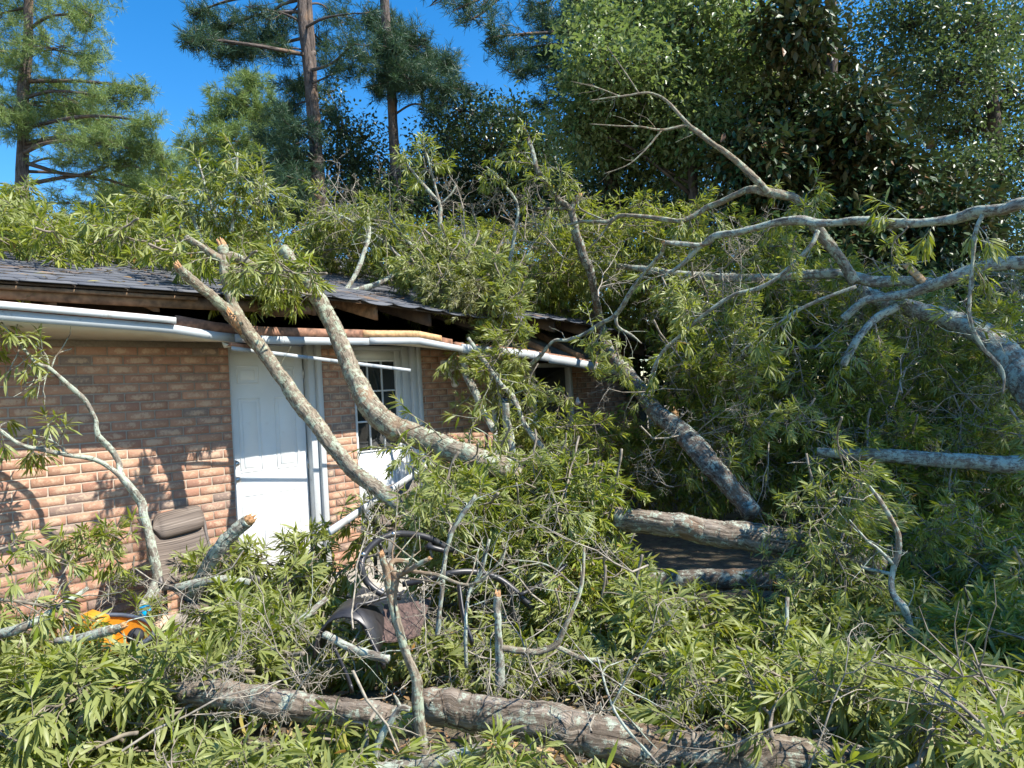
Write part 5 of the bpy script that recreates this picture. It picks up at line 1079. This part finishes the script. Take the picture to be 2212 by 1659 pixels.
pine('dark pine with needles hugging its trunk, right of the double-stemmed pine',
 [(866, 500, 14.5, 12), (858, 400, 14.5, 12), (850, 300, 14.5, 11), (846, 200, 14.5, 11), (838, 100, 14.5, 10), (830, 0, 14.5, 10), (826, -80, 14.5, 9)],
 [(845, 60, 45, 40, 50), (800, 50, 40, 30, 25), (850, 110, 60, 40, 90, -.8), (900, 90, 50, 35, 50), (860, 160, 60, 35, 90, -.8), (930, 130, 60, 30, 60), (970, 140, 40, 35, 30), (900, 180, 70, 30, 80), (960, 190, 50, 30, 40), (780, 130, 45, 25, 26), (1010, 200, 40, 24, 18), (820, 200, 30, 25, 30), (930, 230, 50, 22, 26)],
 M_needleD, M_barkpine, 23, .19, .008)
pine('smaller distant sunlit pine filling the gap beside the double-stemmed pine',
 [(560, 520, 24, 9), (556, 400, 24, 8), (552, 260, 24, 6), (550, 170, 24, 3)],
 [(545, 175, 45, 22, 60), (520, 215, 60, 26, 80), (560, 250, 70, 30, 90), (480, 260, 60, 24, 60), (450, 300, 60, 24, 60), (540, 310, 80, 30, 100), (440, 340, 60, 20, 50), (520, 360, 90, 30, 90), (600, 390, 80, 30, 70), (460, 390, 70, 30, 60)],
 M_needleL, M_barkpine, 24, .28, .014)
pine('low distant pine behind the roof between the left pines', [(350, 560, 27, 8), (352, 450, 27, 6), (352, 360, 27, 3)],
 [(350, 350, 60, 22, 60), (330, 390, 80, 26, 80), (400, 400, 70, 28, 80), (360, 440, 100, 30, 90), (280, 440, 70, 30, 60), (240, 470, 90, 22, 60)],
 M_needleL, M_barkpine, 25, .3, .015)
pine('brown-trunked pine behind the middle roof, hung with blue-green tufts',
 [(1335, 640, 13, 19), (1330, 540, 13, 18), (1322, 420, 13, 17), (1310, 280, 13, 16), (1300, 150, 13, 14), (1290, 20, 13, 13), (1284, -80, 13, 11)],
 [(1040, 30, 60, 30, 22), (1070, 80, 40, 25, 20), (1110, 110, 40, 30, 26), (1010, 10, 50, 25, 14), (1150, 20, 50, 30, 24), (1180, 60, 50, 30, 34), (1230, 60, 50, 40, 40), (1180, 120, 50, 24, 34), (1130, 150, 45, 22, 24), (1220, 170, 50, 30, 30), (1190, 220, 40, 25, 18), (1250, 10, 50, 30, 30), (960, -10, 60, 30, 14)],
 M_needleD, M_barkpine, 26, .19, .008)
M_barkb = M_barkpine
broad('broadleaf_tree', 'tall sunlit vine-leaved tree right of centre', [(1500, 700, 12, 12), (1500, 500, 12, 11), (1490, 300, 12, 10), (1470, 100, 12, 8), (1460, -80, 12, 6)],
 [(1380, 30, 110, 70, 3400), (1500, 40, 110, 80, 3600), (1290, 60, 60, 50, 1200), (1330, 140, 100, 60, 2800), (1450, 150, 110, 70, 3600), (1560, 170, 90, 80, 2600), (1280, 200, 60, 45, 1300), (1380, 240, 110, 60, 3200), (1500, 270, 100, 70, 3000), (1250, 270, 70, 40, 1500), (1330, 320, 90, 50, 2400), (1440, 350, 110, 60, 3000), (1600, 300, 80, 80, 2200), (1620, 60, 80, 80, 2200), (1400, -60, 200, 60, 2500)],
 M_broad, M_barkb, 31, .115, .5, dens=1.1)
broad('magnolia_tree', 'dense dark magnolia with glossy leaves and rusty undersides at right', [(1795, 760, 11.5, 15), (1795, 560, 11.5, 15), (1795, 350, 11.5, 14), (1795, 200, 11.5, 13), (1795, 60, 11.5, 12), (1790, -80, 11.5, 10)],
 [(1720, 60, 80, 60, 1400), (1660, 150, 70, 60, 1300), (1760, 150, 80, 60, 1500), (1700, 250, 90, 60, 1900), (1820, 260, 90, 60, 1700), (1640, 330, 80, 60, 1500), (1760, 350, 100, 60, 2400), (1880, 370, 100, 60, 2400), (1700, 440, 110, 60, 2400), (1850, 460, 120, 60, 3000), (1980, 440, 90, 70, 2000), (1780, 540, 140, 60, 2600), (1950, 550, 120, 70, 2600), (2060, 480, 70, 70, 1400), (1850, 650, 160, 60, 2400)],
 M_magn, M_barkb, 32, .17, .46, dens=1.35)
broad('broadleaf_tree', 'thin-leaved tree with a pale twin trunk near the right edge', [(2160, 760, 13, 14), (2155, 500, 13, 14), (2150, 300, 13, 13), (2135, 150, 13, 11), (2118, 40, 13, 10), (2105, -60, 13, 9)],
 [(1960, 60, 110, 70, 2200), (2080, 80, 100, 70, 2000), (2180, 60, 80, 80, 1500), (1930, 160, 90, 60, 1700), (2050, 180, 110, 60, 2200), (2180, 190, 80, 70, 1500), (1990, 260, 90, 50, 1600), (2100, 280, 100, 60, 1900), (2200, 330, 80, 60, 1200), (2080, 370, 90, 50, 1800), (2160, 450, 90, 60, 1700), (2190, 560, 80, 60, 1500), (2000, -30, 260, 50, 2500)],
 M_broad2, M_barkpine, 33, .1, .55, dens=1.3)
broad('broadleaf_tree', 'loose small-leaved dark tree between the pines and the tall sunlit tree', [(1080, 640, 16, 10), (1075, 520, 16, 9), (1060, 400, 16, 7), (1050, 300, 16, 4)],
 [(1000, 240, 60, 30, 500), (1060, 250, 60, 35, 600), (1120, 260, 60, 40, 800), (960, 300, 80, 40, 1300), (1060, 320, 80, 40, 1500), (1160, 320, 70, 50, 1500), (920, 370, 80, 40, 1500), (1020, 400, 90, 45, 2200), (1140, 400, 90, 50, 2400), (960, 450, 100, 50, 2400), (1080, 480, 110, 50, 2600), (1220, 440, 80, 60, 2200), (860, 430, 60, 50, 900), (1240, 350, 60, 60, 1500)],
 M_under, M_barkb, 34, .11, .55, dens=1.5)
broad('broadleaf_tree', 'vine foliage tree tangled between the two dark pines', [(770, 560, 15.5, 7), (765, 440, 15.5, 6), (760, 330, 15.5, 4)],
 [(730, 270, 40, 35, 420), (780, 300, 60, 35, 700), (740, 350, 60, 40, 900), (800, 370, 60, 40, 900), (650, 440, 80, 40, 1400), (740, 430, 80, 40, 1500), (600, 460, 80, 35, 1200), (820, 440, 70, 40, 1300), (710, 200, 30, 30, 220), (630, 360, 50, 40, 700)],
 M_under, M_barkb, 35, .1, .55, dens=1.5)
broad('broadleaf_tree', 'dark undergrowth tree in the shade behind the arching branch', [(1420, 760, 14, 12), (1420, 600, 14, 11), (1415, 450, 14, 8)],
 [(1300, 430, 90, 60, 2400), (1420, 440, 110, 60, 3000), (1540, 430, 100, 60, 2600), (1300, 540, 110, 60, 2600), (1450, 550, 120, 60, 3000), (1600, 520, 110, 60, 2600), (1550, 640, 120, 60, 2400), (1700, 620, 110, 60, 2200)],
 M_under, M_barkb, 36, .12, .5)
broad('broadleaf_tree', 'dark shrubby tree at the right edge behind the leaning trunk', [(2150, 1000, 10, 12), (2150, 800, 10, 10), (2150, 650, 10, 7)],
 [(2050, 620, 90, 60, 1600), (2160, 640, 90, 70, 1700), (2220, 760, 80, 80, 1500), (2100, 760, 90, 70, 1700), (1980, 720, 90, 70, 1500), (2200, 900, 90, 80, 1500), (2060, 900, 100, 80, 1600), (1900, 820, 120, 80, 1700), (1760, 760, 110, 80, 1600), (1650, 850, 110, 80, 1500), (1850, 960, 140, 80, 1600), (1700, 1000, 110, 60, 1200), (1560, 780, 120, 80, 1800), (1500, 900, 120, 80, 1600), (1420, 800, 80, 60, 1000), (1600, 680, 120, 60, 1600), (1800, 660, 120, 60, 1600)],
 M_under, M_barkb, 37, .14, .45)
# the tree beyond the right edge whose crown shades the tangle
g = np.random.default_rng(5)
def offtree(label, base, h, blobs, seed):
    g = np.random.default_rng(seed); root = empty('broadleaf_tree', base, label, 'tree'); base = np.array(base, float)
    mb = MB(); mb.tube(crv([base, base+[.1, .1, h*.4], base+[0, -.1, h*.75], base+[.1, 0, h]], sub=6), np.linspace(.22, .06, 19), 12, .08); mb.build('trunk', M_bark, root, True)
    PP = []; XX = []; LB = MB()
    for (x, y, z, r, n_) in blobs:
        c_ = base+np.array([x, y, z]); LB.tube(crv([base+[0, 0, z*.75], (base+[0, 0, z]+c_)/2, c_], sub=4), np.linspace(.08, .02, 9), 6, .08)
        q = g.normal(0, 1, (n_, 3)); q /= np.linalg.norm(q, axis=1)[:, None]; PP.append(c_+q*r*g.random((n_, 1))**.45); XX.append(g.normal(0, 1, (n_, 3)))
    LB.build('limbs', M_bark, root, True); P = np.concatenate(PP); X = np.concatenate(XX)
    V0 = np.array([[0, 0, 0], [.45, .22, .06], [1, 0, -.1], [.45, -.22, .06]]); F0 = np.array([[0, 3, 2], [0, 2, 1]])
    V, F = place(V0, F0, P, basis(X, g), .2*g.uniform(.6, 1.2, len(P))); mesh('crown', V, F, M_under, root)
def shade(base, lst):
    """blobs whose shadow falls round ground points (gx, gy)"""
    return [(gx+.774*z-base[0], gy-.258*z-base[1], z, r, int(n_*.66)) for (gx, gy, z, r, n_) in lst]
b1, b2 = (8.6, 3.6, 0), (9.8, 6.6, 0)
offtree('tall shade tree standing beyond the right edge of the view', b1, 8.2, shade(b1, [(1.9, 5.6, 6.6, 1.0, 1000), (2.6, 4.4, 7.6, .9, 900), (3.2, 5.6, 7.4, 1.2, 1400), (2.7, 3.3, 6.6, .85, 800), (3.6, 3.0, 7.2, 1.0, 1000), (4.4, 4.4, 6.4, 1.3, 1400), (4.8, 5.8, 7.6, 1.2, 1300)]), 51)
offtree('second shade tree beyond the right edge', b2, 10, shade(b2, [(1.5, 6.8, 7.6, 1.0, 1000), (2.8, 7.0, 8.6, 1.2, 1400), (1.6, 8.3, 9.0, 1.1, 1100), (3.2, 8.6, 8.0, 1.3, 1500), (4.4, 7.2, 7.2, 1.3, 1500), (4.8, 8.8, 9.4, 1.3, 1300), (2.4, 9.8, 9.2, 1.1, 1000), (.6, 9.2, 9.6, .9, 500), (5.8, 6.4, 8.4, 1.3, 1200)]), 52)
